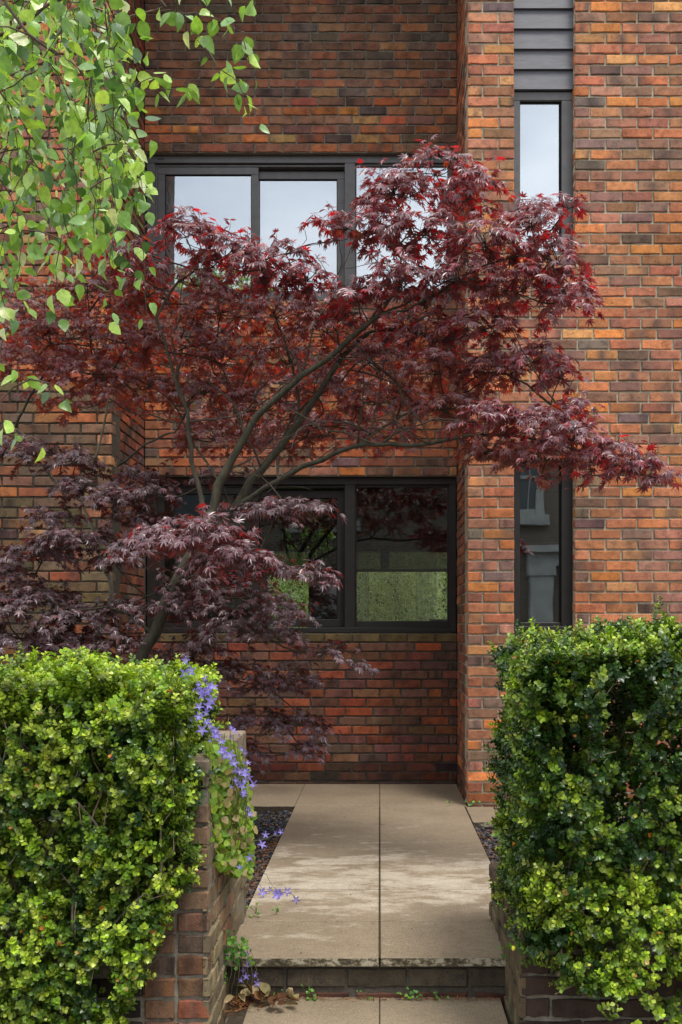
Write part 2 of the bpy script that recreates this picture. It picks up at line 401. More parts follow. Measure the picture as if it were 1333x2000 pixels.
def brick_mesh(name, O, U, Nn, rows, colfn, rng, parent, rough=1.0, mrt=0.0125, flat=None):
    """bricks as slightly irregular pillowed blocks standing proud of the mortar"""
    O = np.array(O, float); U = np.array(U, float); Nn = np.array(Nn, float); Z = np.array([0, 0, 1.0])
    nu, nv = 7, 4
    Vs, Cs = [], []
    q = []
    for i in range(nu - 1):
        for j in range(nv - 1):
            a = i * nv + j; q.append((a, a + nv, a + nv + 1, a + 1))
    ring = [i * nv for i in range(nu)] + [(nu - 1) * nv + j for j in range(1, nv)] + [i * nv + nv - 1 for i in range(nu - 2, -1, -1)] + [j for j in range(nv - 2, 0, -1)]
    nr = len(ring); n0 = nu * nv
    for a in range(nr):
        b = (a + 1) % nr; q.append((ring[b], ring[a], n0 + a, n0 + b))
    q = np.array(q); nvt = n0 + nr
    for r in rows:
        u0, u1, zl, zh = r[:4]; wdt = u1 - u0; zl += mrt / 2; zh -= mrt / 2; hgt = zh - zl
        e = 0.0045
        us = np.array([0, e, wdt * .27, wdt * .5, wdt * .73, wdt - e, wdt]); vs = np.array([0, e, hgt - e, hgt])
        G = np.zeros((nu, nv, 3)); G[..., 0] = us[:, None]; G[..., 1] = vs[None, :]
        G[..., 2] = rng.normal(0, 0.0009 * rough, (nu, nv))
        d0 = rng.normal(0, 0.0018 * rough)
        G[..., 2] += d0 + (us[:, None] - wdt / 2) * rng.normal(0, 0.010 * rough) + (vs[None, :] - hgt / 2) * rng.normal(0, 0.03 * rough)
        for sl in ((0, slice(None)), (-1, slice(None)), (slice(None), 0), (slice(None), -1)):
            G[sl][..., 2] = np.minimum(G[sl][..., 2], d0 - 0.0035)
        G[:, 0, 1] += rng.normal(0.0006, 0.0019 * rough, nu); G[:, -1, 1] += rng.normal(-0.0006, 0.0016 * rough, nu)
        G[0, :, 0] += rng.normal(0.0005, 0.0016 * rough, nv); G[-1, :, 0] += rng.normal(-0.0005, 0.0016 * rough, nv)
        if rng.random() < 0.25:          # a chipped corner
            ci, cj = rng.choice([0, nu - 1]), rng.choice([0, nv - 1]); G[ci, cj, 2] -= 0.006; G[ci, cj, 1] += 0.004 * (1 if cj == 0 else -1)
        G = G.reshape(-1, 3); R = G[ring].copy(); R[:, 2] = -0.018
        A = np.concatenate([G, R])
        W = O + np.outer(A[:, 0] + u0, U) + np.outer(A[:, 1] + zl, Z) + np.outer(A[:, 2], Nn)
        Vs.append(W); c = colfn(O + U * (u0 + wdt / 2) + Z * (zl + hgt / 2), r, rng); 
        cc_ = np.tile(c, (nvt, 1)); kk_ = rng.random()
        if kk_ < 0.42:               # kiln marks: a darker or paler heart or end
            ux = np.clip(A[:, 0] / wdt, 0, 1); vz = np.clip(A[:, 1] / hgt, 0, 1)
            x0_, sx_ = (0.5, .22) if kk_ < .2 else (rng.choice([0.1, 0.9]), .25); x0_ += rng.normal(0, .08)
            w_ = np.exp(-((ux - x0_) / sx_) ** 2) * np.where(np.abs(vz - .5) < .45, 1.0, .55) * rng.uniform(.5, .95)
            dk_ = lin((92, 78, 74)) * min(1.0, c.max() * 2.6) if rng.random() < .75 else c * 1.35 + .02
            cc_ = cc_ * (1 - w_[:, None]) + dk_ * w_[:, None]
        Cs.append(cc_)
    V = np.concatenate(Vs); C = np.concatenate(Cs)
    Q = (q[None] + (np.arange(len(rows)) * nvt)[:, None, None]).reshape(-1, 4)
    # orientation: make front faces look along Nn
    f = V[Q[4]]; nn = np.cross(f[1] - f[0], f[2] - f[0])
    if nn.dot(Nn) < 0: Q = Q[:, ::-1]
    return mesh_np(name, V, Q, M['brick'], parent, C, smooth=False)

def wall_cells(mb, O, U, Nn, width, z0, z1, holes, thick, back=0.0115):
    """mortar backing with openings, as butted boxes"""
    us = sorted({0.0, width, *[h[0] for h in holes], *[h[1] for h in holes]}); us = [u for u in us if 0 <= u <= width]
    zs = sorted({z0, z1, *[h[2] for h in holes], *[h[3] for h in holes]}); zs = [z for z in zs if z0 <= z <= z1]
    O = np.array(O, float); U = np.array(U, float); Nn = np.array(Nn, float)
    for a, b in zip(us[:-1], us[1:]):
        for c, d in zip(zs[:-1], zs[1:]):
            um, zm = (a + b) / 2, (c + d) / 2
            if any(h[0] < um < h[1] and h[2] < zm < h[3] for h in holes): continue
            p0 = O + U * a - Nn * back; p1 = O + U * b - Nn * (back + thick)
            x0, x1 = sorted((p0[0], p1[0])); y0, y1 = sorted((p0[1], p1[1]))
            mb.box(x0, x1, y0, y1, c, d)

# ================================================================== THE HOUSE
YO, YI = 7.636, 8.714
XL, XR = -1.905, 0.627            # sides of the recess
ZT = 7.23; ZB = -0.2
WX0, WX1 = 0.955, 1.388           # narrow window slot
ZW = (1.38, 2.655, 4.08, 5.28)    # lower window bottom/top, upper window bottom/top
house = thing('brick_house', (0, YO, 0.16), 'brick house of mottled orange and brown bricks with dark metal windows set in a recess', 'house')
rb = np.random.default_rng(5)
edgecol = {}
def colf(pal, soot=False, moss=False, edge0=None, edge1=None, palf=None):
    def f(p, r, rng):
        pl = palf(p, rng) if palf else pal
        key = edge0 if r[5] else (edge1 if r[6] else None)
        if key is not None:
            kk = (key, r[4])
            if kk not in edgecol: edgecol[kk] = pick(pl, rng)
            c = edgecol[kk].copy()
        else: c = pick(pl, rng)
        if soot and p[2] > 5.66:      # weathered, sooty brickwork below the roof
            k = min(1, (p[2] - 5.72) / 0.35) * rng.uniform(0.55, 1.0)
            c = c * (1 - 0.72 * k) + lin((104, 94, 80)) * 0.58 * k
        if moss: c = moss(p, c, rng)
        if p[2] < 0.32: c = c * rng.uniform(0.35, 0.6)      # lowest courses darker
        return c
    return f
def sillmoss(zs):
    def f(p, c, rng):
        for (zl, xa, xb) in zs:
            if abs(p[2] - zl) < 0.04 and xa < p[0] < xb: return lin((104, 88, 56)) * rng.uniform(0.75, 1.15)
        return c
    return f

mL = MB(); mR = MB(); mI = MB()
# recessed wall
hI = [(-0.1, XR - XL + 0.1, ZW[0], ZW[1]), (-0.1, XR - XL + 0.1, ZW[2], ZW[3])]
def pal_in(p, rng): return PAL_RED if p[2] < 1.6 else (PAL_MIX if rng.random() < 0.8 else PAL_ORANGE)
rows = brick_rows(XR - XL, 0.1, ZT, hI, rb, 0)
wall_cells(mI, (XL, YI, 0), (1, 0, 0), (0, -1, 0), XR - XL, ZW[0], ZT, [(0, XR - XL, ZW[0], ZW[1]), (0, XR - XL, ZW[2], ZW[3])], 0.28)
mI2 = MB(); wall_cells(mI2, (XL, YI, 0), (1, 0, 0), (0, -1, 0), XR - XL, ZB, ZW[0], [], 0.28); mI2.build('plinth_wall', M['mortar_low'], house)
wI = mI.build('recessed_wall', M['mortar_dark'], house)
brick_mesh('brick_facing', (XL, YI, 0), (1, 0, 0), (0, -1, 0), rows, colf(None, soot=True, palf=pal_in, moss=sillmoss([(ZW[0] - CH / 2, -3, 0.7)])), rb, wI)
# left wing front and its reveal
WL = 3.0
rows = brick_rows(WL, 0.1, ZT, [], rb, 1)
wall_cells(mL, (XL, YO, 0), (-1, 0, 0), (0, -1, 0), WL, ZB, ZT, [], 0.25)
mL.box(XL - 0.26, XL - 0.0105, YO + 0.2605, YI + 0.29, ZB, ZT)
wL = mL.build('left_wing_wall', M['mortar_low'], house)
def pal_left(p, rng): return PAL_SHADED if (p[2] < 3.2 and rng.random() < 0.75) else (PAL_MIX if rng.random() < .7 else PAL_ORANGE)  # tree shade low on the wing is put into darker brick colours
brick_mesh('brick_facing', (XL, YO, 0), (-1, 0, 0), (0, -1, 0), rows, colf(None, edge0='cl', palf=pal_left), rb, wL)
rows = brick_rows(YI - YO - 0.012, 0.1, ZT, [], rb, 0)
brick_mesh('brick_facing', (XL, YO, 0), (0, 1, 0), (1, 0, 0), rows, colf(PAL_RED, edge0='cl'), rb, wL)
# right wing: pier, slot, wall
WR = 3.4
hR = [(WX0 - XR, WX1 - XR, ZW[0], ZW[1]), (WX0 - XR, WX1 - XR, ZW[2], ZT + 0.1)]
rows = brick_rows(WR, 0.1, ZT, hR, rb, 0)
wall_cells(mR, (XR, YO, 0), (1, 0, 0), (0, -1, 0), WR, ZB, ZT, [(WX0 - XR, WX1 - XR, ZW[0], ZW[1]), (WX0 - XR, WX1 - XR, ZW[2], ZT)], 0.25)
mR.box(XR + 0.0105, XR + 0.26, YO + 0.2605, YI + 0.29, ZB, ZT)
wR = mR.build('right_wing_wall', M['mortar_light'], house)
def pal_r(p, rng): return PAL_ORANGE
brick_mesh('brick_facing', (XR, YO, 0), (1, 0, 0), (0, -1, 0), rows, colf(PAL_ORANGE, edge0='cr', moss=sillmoss([(ZW[0] - CH / 2, WX0 - .02, WX1 + .02)])), rb, wR)
rows = brick_rows(YI - YO - 0.012, 0.1, ZT, [], rb, 1)
brick_mesh('brick_facing', (XR, YO, 0), (0, 1, 0), (-1, 0, 0), rows, colf(PAL_MIX, edge0='cr'), rb, wR)
for (x, n) in ((WX1, (-1, 0, 0)), (WX0, (1, 0, 0))):
    rows = brick_rows(0.115, ZW[0], ZT, [(-.1, .2, ZW[1], ZW[2])], rb, 0)
    rows = [[0, 0.115, *r[2:]] for r in rows if r[0] == 0]
    brick_mesh('brick_facing', (x, YO + 0.004, 0), (0, 1, 0), n, rows, colf(PAL_ORANGE), rb, wR)
# roof, parapet coping, gable returns, room
rf = MB(); rf.box(XL - WL, XR + WR, YO - 0.03, 15.2, ZT, ZT + 0.12); rf.build('roof', M['panel'], house)
bk = MB()
RB0, RB1 = 14.7, 14.9   # rear wall with garden openings
def rx(px): return (px - 742) / F * RB0
ops = [(rx(523), rx(603)), (rx(672), rx(905))]
xs = [XL - WL, ops[0][0], ops[0][1], ops[1][0], ops[1][1], XR + WR]
for i in (0, 2, 4): bk.box(xs[i], xs[i + 1], RB0, RB1, ZB, ZT)
for i in (1, 3): bk.box(xs[i], xs[i + 1], RB0, RB1, 2.45, ZT); bk.box(xs[i], xs[i + 1], RB0, RB1, ZB, 0.2)
bk.box(XL - WL - 0.2, XL - WL, YO, 15.0, ZB, ZT); bk.box(XR + WR, XR + WR + 0.2, YO, 15.0, ZB, ZT)
bk.box(XL - WL, XR + WR, 9.1, 14.7, 0.05, 0.15)             # ground floor
bk.box(XL - WL, XR + WR, YI + 0.30, 14.7, 2.75, 2.95)       # upper floor
bk.box(-2.3, -2.2, YI + 0.3, 14.7, 0.15, 2.75)
bk.box(0.96, 1.04, YI + 0.3, 14.7, 0.15, 2.75)
bk.build('interior_wall', M['plaster'], house)

def px_in(px): return (px - 742) / F * YI
def px_out(px): return (px - 742) / F * YO

# ---- wide windows of the recess
def wide_window(zb, zt, mframe, mglass, label, blinds):
    fr = MB(); Y0 = YI + 0.055; z = lambda d: zt - d
    X0, X1 = XL + 0.004, XR - 0.004
    # outer frame: head, sill, jambs, mullion (butted)
    fr.box(X0, X1, Y0, Y0 + 0.11, zt - 0.062, zt - 0.003, 0.003)
    fr.box(X0, X1, Y0 - 0.01, Y0 + 0.11, zb + 0.003, zb + 0.045, 0.003)
    fr.box(X0, X0 + 0.066, Y0 + 0.002, Y0 + 0.11, zb + 0.045, zt - 0.062, 0.003)
    fr.box(X1 - 0.056, X1, Y0 + 0.002, Y0 + 0.11, zb + 0.045, zt - 0.062, 0.003)
    mu0, mu1 = px_in(673), px_in(694)
    fr.box(mu0, mu1, Y0 + 0.002, Y0 + 0.11, zb + 0.045, zt - 0.062, 0.003)
    # second rebate and drip groove
    fr.box(X0 + 0.066, mu0, Y0 + 0.022, Y0 + 0.11, zt - 0.084, zt - 0.068, 0.002)
    fr.box(X0 + 0.066, X0 + 0.084, Y0 + 0.022, Y0 + 0.11, zb + 0.045, zt - 0.084, 0.002)
    f = fr.build('window', mframe, house); f['label'] = label
    gk = MB(); gk.box(X0 + 0.07, mu0 - 0.002, Y0 + 0.03, Y0 + 0.1, zt - 0.068, zt - 0.0621)
    gk.box(X0 + 0.09, X0 + 0.14, Y0 - 0.001, Y0 + 0.01, zt - 0.034, zt - 0.028)
    gk.build('gasket', M['gasket'], f)
    panes = []
    def sash(xa, xb, ytop, ybot, yf, st):
        s = MB(); zt_, zb_ = ytop, ybot
        s.box(xa, xb, yf, yf + 0.045, zt_ - st, zt_, 0.002); s.box(xa, xb, yf, yf + 0.045, zb_, zb_ + st, 0.002)
        s.box(xa, xa + st, yf + .001, yf + 0.045, zb_ + st, zt_ - st, 0.002); s.box(xb - st, xb, yf + .001, yf + 0.045, zb_ + st, zt_ - st, 0.002)
        s.build('sash', mframe, f)
        g = MB(); g.box(xa + st - .003, xb - st + .003, yf + 0.018, yf + 0.0185, zb_ + st - .003, zt_ - st + .003)
        g.build('pane', mglass, f)
        b = MB(); q = 0.005
        for (a0, a1, c0, c1) in ((xa + st, xb - st, zt_ - st - q, zt_ - st), (xa + st, xb - st, zb_ + st, zb_ + st + q)): b.box(a0, a1, yf + 0.006, yf + 0.02, c0, c1)
        for (a0, a1) in ((xa + st, xa + st + q), (xb - st - q, xb - st)): b.box(a0, a1, yf + 0.006, yf + 0.02, zb_ + st + q, zt_ - st - q)
        b.build('glazing_bead', M['gasket'], f)
        panes.append((xa + st, xb - st, zb_ + st, zt_ - st))
    sash(X0 + 0.086, px_in(503), zt - 0.087, zb + 0.05, Y0 + 0.025, 0.058 if mglass is M['glass_up'] else 0.05)
    sash(px_in(484), mu0 - 0.001, zt - 0.102, zb + 0.05, Y0 + 0.073, 0.062)
    g = MB(); g.box(mu1 - .002, X1 - 0.054, Y0 + 0.04, Y0 + 0.0405, zb + 0.10, zt - 0.078); g.build('pane', mglass, f)
    g = MB(); g.box(mu1, X1 - 0.056, Y0 + 0.02, Y0 + 0.08, zb + 0.045, zb + 0.10, 0.003); g.box(mu1, X1 - 0.056, Y0 + 0.02, Y0 + 0.08, zt - 0.080, zt - 0.062, 0.003)
    g.box(mu1, mu1 + .01, Y0 + 0.021, Y0 + 0.08, zb + 0.10, zt - 0.08, .002); g.box(X1 - .068, X1 - .056, Y0 + 0.021, Y0 + 0.08, zb + 0.10, zt - 0.08, .002)
    g.build('sash', mframe, f)
    for px in (528, 625):
        v = MB(); v.box(px_in(px) - .012, px_in(px) + .012, Y0 + 0.062, Y0 + 0.073, zb + 0.052, zb + 0.070, .002); v.build('drain_cap', M['frame'], f)
    panes.append((mu1 + .01, X1 - 0.068, zb + 0.10, zt - 0.08))
    if blinds:
        b = MB(); b.box(X0 + 0.01, X1 - 0.01, Y0 + 0.20, Y0 + 0.204, zb, zt - .01); b.build('roller_blind', M['blind'], f)
    return f, panes, Y0
wu, _, _ = wide_window(ZW[2], ZW[3], M['frame'], M['glass_up'], 'upper wide three-pane window reflecting the pale sky', True)
wl, pn, YW = wide_window(ZW[0], ZW[1], M['frame_low'], M['glass_low'], 'lower wide three-pane window with view through to the back garden', False)
# half-drawn mesh blinds behind the lower panes
ms_, t_, b_ = mat('mesh_blind'); t_.nodes.remove(b_)
df = t_.nodes.new('ShaderNodeBsdfDiffuse'); df.inputs[0].default_value = (0.035, 0.033, 0.030, 1)
tp = t_.nodes.new('ShaderNodeBsdfTransparent'); mm = t_.nodes.new('ShaderNodeMixShader'); mm.inputs[0].default_value = 0.60
t_.links.new(tp.outputs[0], mm.inputs[1]); t_.links.new(df.outputs[0], mm.inputs[2]); t_.links.new(mm.outputs[0], t_.nodes['Material Output'].inputs[0])
ZBL = CAMZ + (1220 - 1117) / F * (YW + 0.2)
for (a, b, c, d) in pn[1:]:
    q = MB(); q.box(a - .02, b + .02, YW + 0.2, YW + 0.201, ZBL, d + .02); q.build('mesh_blind', ms_, wl)
    q = MB(); q.box(a - .02, b + .02, YW + 0.19, YW + 0.21, ZBL, ZBL + 0.022, .003); q.build('blind_bar', M['gasket'], wl)
# pendant light deep in the room
pl = P(752, 1020, 10.3)
q = MB(); q.tube([(pl[0], 10.3, 2.75), (pl[0], 10.3, 2.2)], 0.004, 6); q.tube([(pl[0], 10.3, 2.74), (pl[0], 10.3, 2.70)], [0.05, 0.05], 12)
q.tube([(pl[0], 10.3, 2.21), (pl[0], 10.3, 2.17), (pl[0], 10.3, 1.98), (pl[0], 10.3, 1.96)], [0.015, 0.045, 0.04, 0.0], 12)
tag(q.build('pendant_lamp', M['darkmetal']), 'thin dark pendant lamp hanging inside behind the lower right pane', 'lamp')

# ---- narrow windows in the slot and the cladding above
def slot_window(zb, zt, mframe, mglass, label, blinds, sill):
    Y0 = YO + 0.085; a, b = WX0 + 0.002, WX1 - 0.002; f = MB()
    lf, rt = 0.052, 0.078
    bt = 0.085 if sill else 0.06
    f.box(a, b, Y0, Y0 + 0.1, zt - 0.062, zt - .002, 0.003); f.box(a, b, Y0 - (0.012 if sill else 0), Y0 + 0.1, zb + .002, zb + 0.058, 0.003)
    f.box(a, a + lf, Y0 + .001, Y0 + 0.1, zb + 0.058, zt - 0.062, 0.003); f.box(b - rt, b, Y0 + .001, Y0 + 0.1, zb + 0.058, zt - 0.062, 0.003)
    if sill: f.box(a + lf, b - rt, Y0 + .02, Y0 + 0.1, zb + 0.058, zb + bt, 0.003)
    o = f.build('window', mframe, house); o['label'] = label
    g = MB(); g.box(a + lf - .002, b - rt + .002, Y0 + 0.035, Y0 + 0.0355, zb + bt - .002, zt - .06); g.build('pane', mglass, o)
    q = MB(); q.box(a + lf, a + lf + .004, Y0 + .025, Y0 + .038, zb + bt, zt - .066); q.box(b - rt - .014, b - rt, Y0 + .025, Y0 + .038, zb + bt, zt - .066); q.box(a + lf, b - rt, Y0 + .025, Y0 + .038, zt - .066, zt - .062)
    q.build('glazing_bead', M['gasket'], o)
    if blinds:
        q = MB(); q.box(a, b, Y0 + 0.14, Y0 + 0.144, zb, zt); q.build('roller_blind', M['blind'], o)
slot_window(ZW[2], ZW[3], M['frame'], M['glass_up'], 'upper narrow window below the metal cladding boards', True, False)
slot_window(ZW[0], ZW[1], M['frame_low'], M['glass_slot'], 'lower narrow window with dark sill board', False, True)
z = ZW[3] + 0.006; k = 0
while z < ZT - 0.02:
    c = MB(); h = 0.142; a, b = WX0 + 0.002, WX1 - 0.002; y = YO + 0.06
    V = [(a, y, z), (a, y + .02, z + h), (a, y + .05, z + h), (a, y + .05, z), (b, y, z), (b, y + .02, z + h), (b, y + .05, z + h), (b, y + .05, z)]
    c.add(V, [(0, 1, 2, 3), (4, 7, 6, 5), (0, 4, 5, 1), (1, 5, 6, 2), (2, 6, 7, 3), (3, 7, 4, 0)])
    o = c.build('cladding_board', M['panel'], house); z += 0.145; k += 1
q = MB(); q.box(WX0 - .001, WX1 + .001, YO + 0.16, YO + 0.2, ZW[3], ZT); q.build('cladding_backing', M['gasket'], house)
q = MB(); q.box(WX0 - 0.02, WX1 + 0.02, YO + 0.15, YO + 0.17, 1.38, 1.40); q.build('inner_sill', M['gasket'], house)

# ================================================================== GROUND, PATH
g = MB(); g.box(-150, 150, -150, 150, -0.4, -0.06); g.build('ground', M['ground'], kind='structure')
g = MB(); g.box(-60, 60, -8.5, -1.5, -0.0599, -0.055); g.build('road', M['asphalt'], kind='structure')
g = MB(); g.box(-60, 60, -1.3, 3.0, -0.0599, -0.004); g.build('pavement', M['ground'], kind='structure')
g = MB(); g.box(-60, 60, -1.5, -1.3, -0.0599, 0.0, .01); g.build('kerb', M['ground'], kind='structure')
# lower paving and upper path, slabs with open joints
YS = 4.168
def slabs(xs, ys, zt, th, name, gap=0.004):
    s = MB()
    for a, b in zip(xs[:-1], xs[1:]):
        for c, d in zip(ys[:-1], ys[1:]):
            s.box(a + gap / 2, b - gap / 2, c + gap / 2, d - gap / 2, zt - th, zt + RNG.normal(0, 0.0006), 0.002)
    return s.build(name, M['paving'], kind='structure')
slabs([-0.5, 0.0, 0.47], [2.9, 3.57, YS + 0.015], 0.0, 0.04, 'lower_paving')
YC = 7.64
ys = [YS - 0.015, YS + 0.5, YS + 1.07, YS + 1.64, YS + 2.2, YS + 2.78, YC]
slabs([-0.605, 0.0, 0.605], ys, 0.16, 0.034, 'path', 0.008)
slabs([-2.2 - .6, -1.77, -1.19, -0.605, 0.0, XR - 0.004], [YC, YC + 0.53, YI - 0.015], 0.16, 0.034, 'path', 0.0035)
slabs([0.609, 1.21, 1.81, 2.41, 3.0], [7.02, 7.61], 0.16, 0.034, 'path', 0.0035)
j = MB(); j.box(-0.60, 0.60, YS + 0.03, YC, 0.05, 0.1545); j.box(-1.9, XR - .01, YC, YI, 0.05, 0.1545); j.build('joint_bed', M['joint'], kind='structure')
j = MB(); j.box(-0.56, 0.47, 2.9, YS + 0.02, -0.055, -0.006); j.build('lower_bed', M['joint'], kind='structure')
# riser of the step: dark damp bricks on the long side
rs = np.random.default_rng(3)
stp = MB(); stp.box(-0.60, 0.60, YS + 0.0165, YS + 0.03, -0.05, 0.1255)
so = stp.build('step', M['mortar_low'], kind='structure')
rows = []; u = 0
for k in range(6): rows.append([u, u + 0.228, 0.035, 0.118, 0, False, False]); u += 0.238
u = 0.05
for k in range(6): rows.append([u, u + 0.20, -0.05, 0.024, 0, False, False]); u += 0.23
rows = [r for r in rows if r[1] < 1.2]
brick_mesh('brick_course', (-0.60, YS + 0.007, 0), (1, 0, 0), (0, -1, 0), rows,
           lambda P_, r, g_: (lin((84, 76, 64)) if r[2] > 0 else lin((96, 62, 50))) * g_.uniform(0.7, 1.1), rs, so)

# ================================================================== GARDEN WALLS
def lichen(p, c, rng):
    k = rng.uniform(0.45, 0.95)
    return c * (1 - k) + lin((132, 124, 96)) * k * rng.uniform(0.7, 1.1)
YF = 3.70
gw = thing('garden_wall', (-0.70, 4.2, -0.06), 'weathered brick garden wall left of the path with brick-on-edge coping', 'wall')
core = MB(); core.box(-0.805, -0.5955, YF + 0.0105, 4.78, -0.3, 0.88); core.box(-2.3, -0.805, YF + 0.0105, YF + 0.2, -0.3, 0.30)
core.build('core', M['mortar_dark'], gw)
rg = np.random.default_rng(9)
def gwcol(p, r, rng):
    c = pick(PAL_RED, rng) * .6 + lin((96, 84, 70)) * .4
    if p[2] > 0.45: c = lin((128, 104, 84)) * rng.uniform(0.7, 1.1)
    elif rng.random() < 0.35: c = lin((120, 84, 60)) * rng.uniform(0.6, 1)
    return c
rows = brick_rows(0.22, -0.1, 0.885, [], rg, 1, zo=0.01, L=0.1025, H=0.1025, stray=0)
rows = [r for r in rows]
brick_mesh('front_bricks', (-0.81, YF, 0), (1, 0, 0), (0, -1, 0), rows, gwcol, rg, gw, rough=1.7)
rows = brick_rows(1.08, -0.1, 0.885, [], rg, 0, zo=0.01)
brick_mesh('side_bricks', (-0.59, YF, 0), (0, 1, 0), (1, 0, 0), rows, lambda p, r, rng: lichen(p, pick(PAL_RED, rng), rng), rg, gw, rough=1.5)
rows = brick_rows(1.4, -0.1, 0.3, [], rg, 0, zo=0.01)
brick_mesh('low_bricks', (-0.82, YF + .002, 0), (-1, 0, 0), (0, -1, 0), rows, lambda p, r, rng: lin((60, 50, 42)) * rng.uniform(.5, 1), rg, gw, rough=1.5)
rows = []; yy = 0.0
cp = MB()
for k in range(14):
    zz = 0.985 + rg.normal(0, 0.003); x0 = -0.812 + rg.normal(0, 0.002)
    cp.box(x0, x0 + 0.224, YF - 0.002 + yy, YF - 0.002 + yy + 0.066, 0.888, zz, 0.007); yy += 0.0765
gwm = M['coping'] = plain('weathered_coping', (0.21, 0.165, 0.12), 0.95, 0.2, 30, 0.45, 0.6)
cp.build('coping', gwm, gw)

gr_ = thing('garden_wall', (0.8, 4.1, -0.06), 'low brick garden wall, coloured dark for the shade under the right-hand hedge', 'wall')
XG = 0.485
core = MB(); core.box(XG + 0.0105, 2.4, YF + 0.0105, YF + 0.2, -0.3, 0.33); core.box(XG + 0.0105, XG + 0.2, YF + 0.2, 4.72, -0.3, 0.345)
core.build('core', M['mortar_dark'], gr_)
rows = brick_rows(1.9, -0.1, 0.335, [], rg, 0, zo=0.015)
brick_mesh('front_bricks', (XG, YF, 0), (1, 0, 0), (0, -1, 0), rows, lambda p, r, rng: (pick(PAL_RED, rng) * .4 if rng.random() < .3 else lin((66, 52, 46)) * rng.uniform(.5, 1.1)), rg, gr_, rough=1.8)  # shade of the hedge overhang is put into these dark brick colours
rows = brick_rows(1.02, -0.1, 0.335, [], rg, 1, zo=0.015)
brick_mesh('side_bricks', (XG, YF, 0), (0, 1, 0), (-1, 0, 0), rows, lambda p, r, rng: lichen(p, lin((90, 60, 48)), rng) * .8, rg, gr_, rough=1.5)
cp = MB(); yy = 0
for k in range(5): cp.box(XG - 0.002, XG + 0.215, YF + yy, YF + yy + 0.205, 0.335, 0.40 + rg.normal(0, .003), .008); yy += 0.213
cp.build('coping', plain('dark_coping', (0.10, 0.07, 0.05), 0.95, 0.2, 30, 0.45, 0.6), gr_)  # coping darker than on the left wall

# ------------------------------------------------------------------ scatter helper
def rotmats(axis_dir, normal):
    """columns: x = leaf axis, y = side, z = normal"""
    x = axis_dir / (np.linalg.norm(axis_dir, axis=1, keepdims=True) + 1e-9)
    n = normal - x * (normal * x).sum(1, keepdims=True); n /= (np.linalg.norm(n, axis=1, keepdims=True) + 1e-9)
    y = np.cross(n, x)
    return np.stack([x, y, n], axis=2)

def scatter(name, tv, tf, pos, R, scl, cols, material, parent=None, smooth=False, vary=None):
    n = len(pos); k = len(tv)
    T = np.broadcast_to(tv, (n, k, 3)).copy()
    if vary is not None: T = vary(T)
    V = np.einsum('nij,nkj->nki', R, T) * np.asarray(scl).reshape(n, 1, 1) + pos[:, None, :]
    Fc = []
    for f in (tf if isinstance(tf, list) else [tf]):
        f = np.asarray(f); Fc.append((f[None] + (np.arange(n) * k)[:, None, None]).reshape(-1, f.shape[1]))
    C = np.repeat(cols, k, axis=0)
    return mesh_np(name, V.reshape(-1, 3), Fc, material, parent, C, smooth)

def rand_dirs(n, rng):
    v = rng.normal(size=(n, 3)); return v / np.linalg.norm(v, axis=1, keepdims=True)

# ================================================================== GRAVEL BEDS
for (nm, lab, x0, x1, y0, y1, sd_, n) in (('gravel', 'dark slate gravel bed left of the path', -2.9, -0.612, 4.2, 7.6, 1, 3600), ('gravel', 'dark slate gravel bed right of the path under the hedge', 0.612, 2.3, 4.2, 7.0, 2, 3600)):
    r_ = np.random.default_rng(sd_)
    b = MB(); b.box(x0 - (0.2 if x0 < -1 else 0.0), x1, y0 - 0.38 * 0, y1, -0.05, 0.115); so = b.build('soil_bed', M['soil'], kind='structure')
    # chips lie thickest where the bed shows beside the path
    if x0 < 0: xs_ = x1 - np.abs(r_.exponential(0.28, n)); 
    else: xs_ = x0 + np.abs(r_.exponential(0.32, n))
    xs_ = np.clip(xs_, x0 + .01, x1 - .01); ys_ = r_.uniform(y0 + .02, y1 - 0.01, n)
    pos = np.stack([xs_, ys_, r_.uniform(0.117, 0.138, n)], 1)
    tv = np.array([(1, 0, 0), (.2, .8, .05), (-.9, .3, 0), (-.5, -.7, .05), (.5, -.6, 0), (0.1, 0, .42), (0, 0.05, -.4)], float)
    tf = np.array([(0, 1, 5), (1, 2, 5), (2, 3, 5), (3, 4, 5), (4, 0, 5), (1, 0, 6), (2, 1, 6), (3, 2, 6), (4, 3, 6), (0, 4, 6)])
    R = rotmats(rand_dirs(n, r_) * [1, 1, .35], np.array([0, 0, 1.0]) + rand_dirs(n, r_) * 0.7)
    cc = np.array([0.028, 0.030, 0.036]) * r_.uniform(0.4, 2.3, (n, 1)); br = r_.random(n) < 0.13; cc[br] = np.array([0.16, 0.085, 0.045]) * r_.uniform(.6, 1.4, (br.sum(), 1))
    o = scatter(nm, tv, tf, pos, R, r_.uniform(0.008, 0.019, n), cc, M['chips'], None, vary=lambda T: T * r_.uniform(.6, 1.3, T.shape))
    tag(o, lab, 'gravel', kind='stuff')

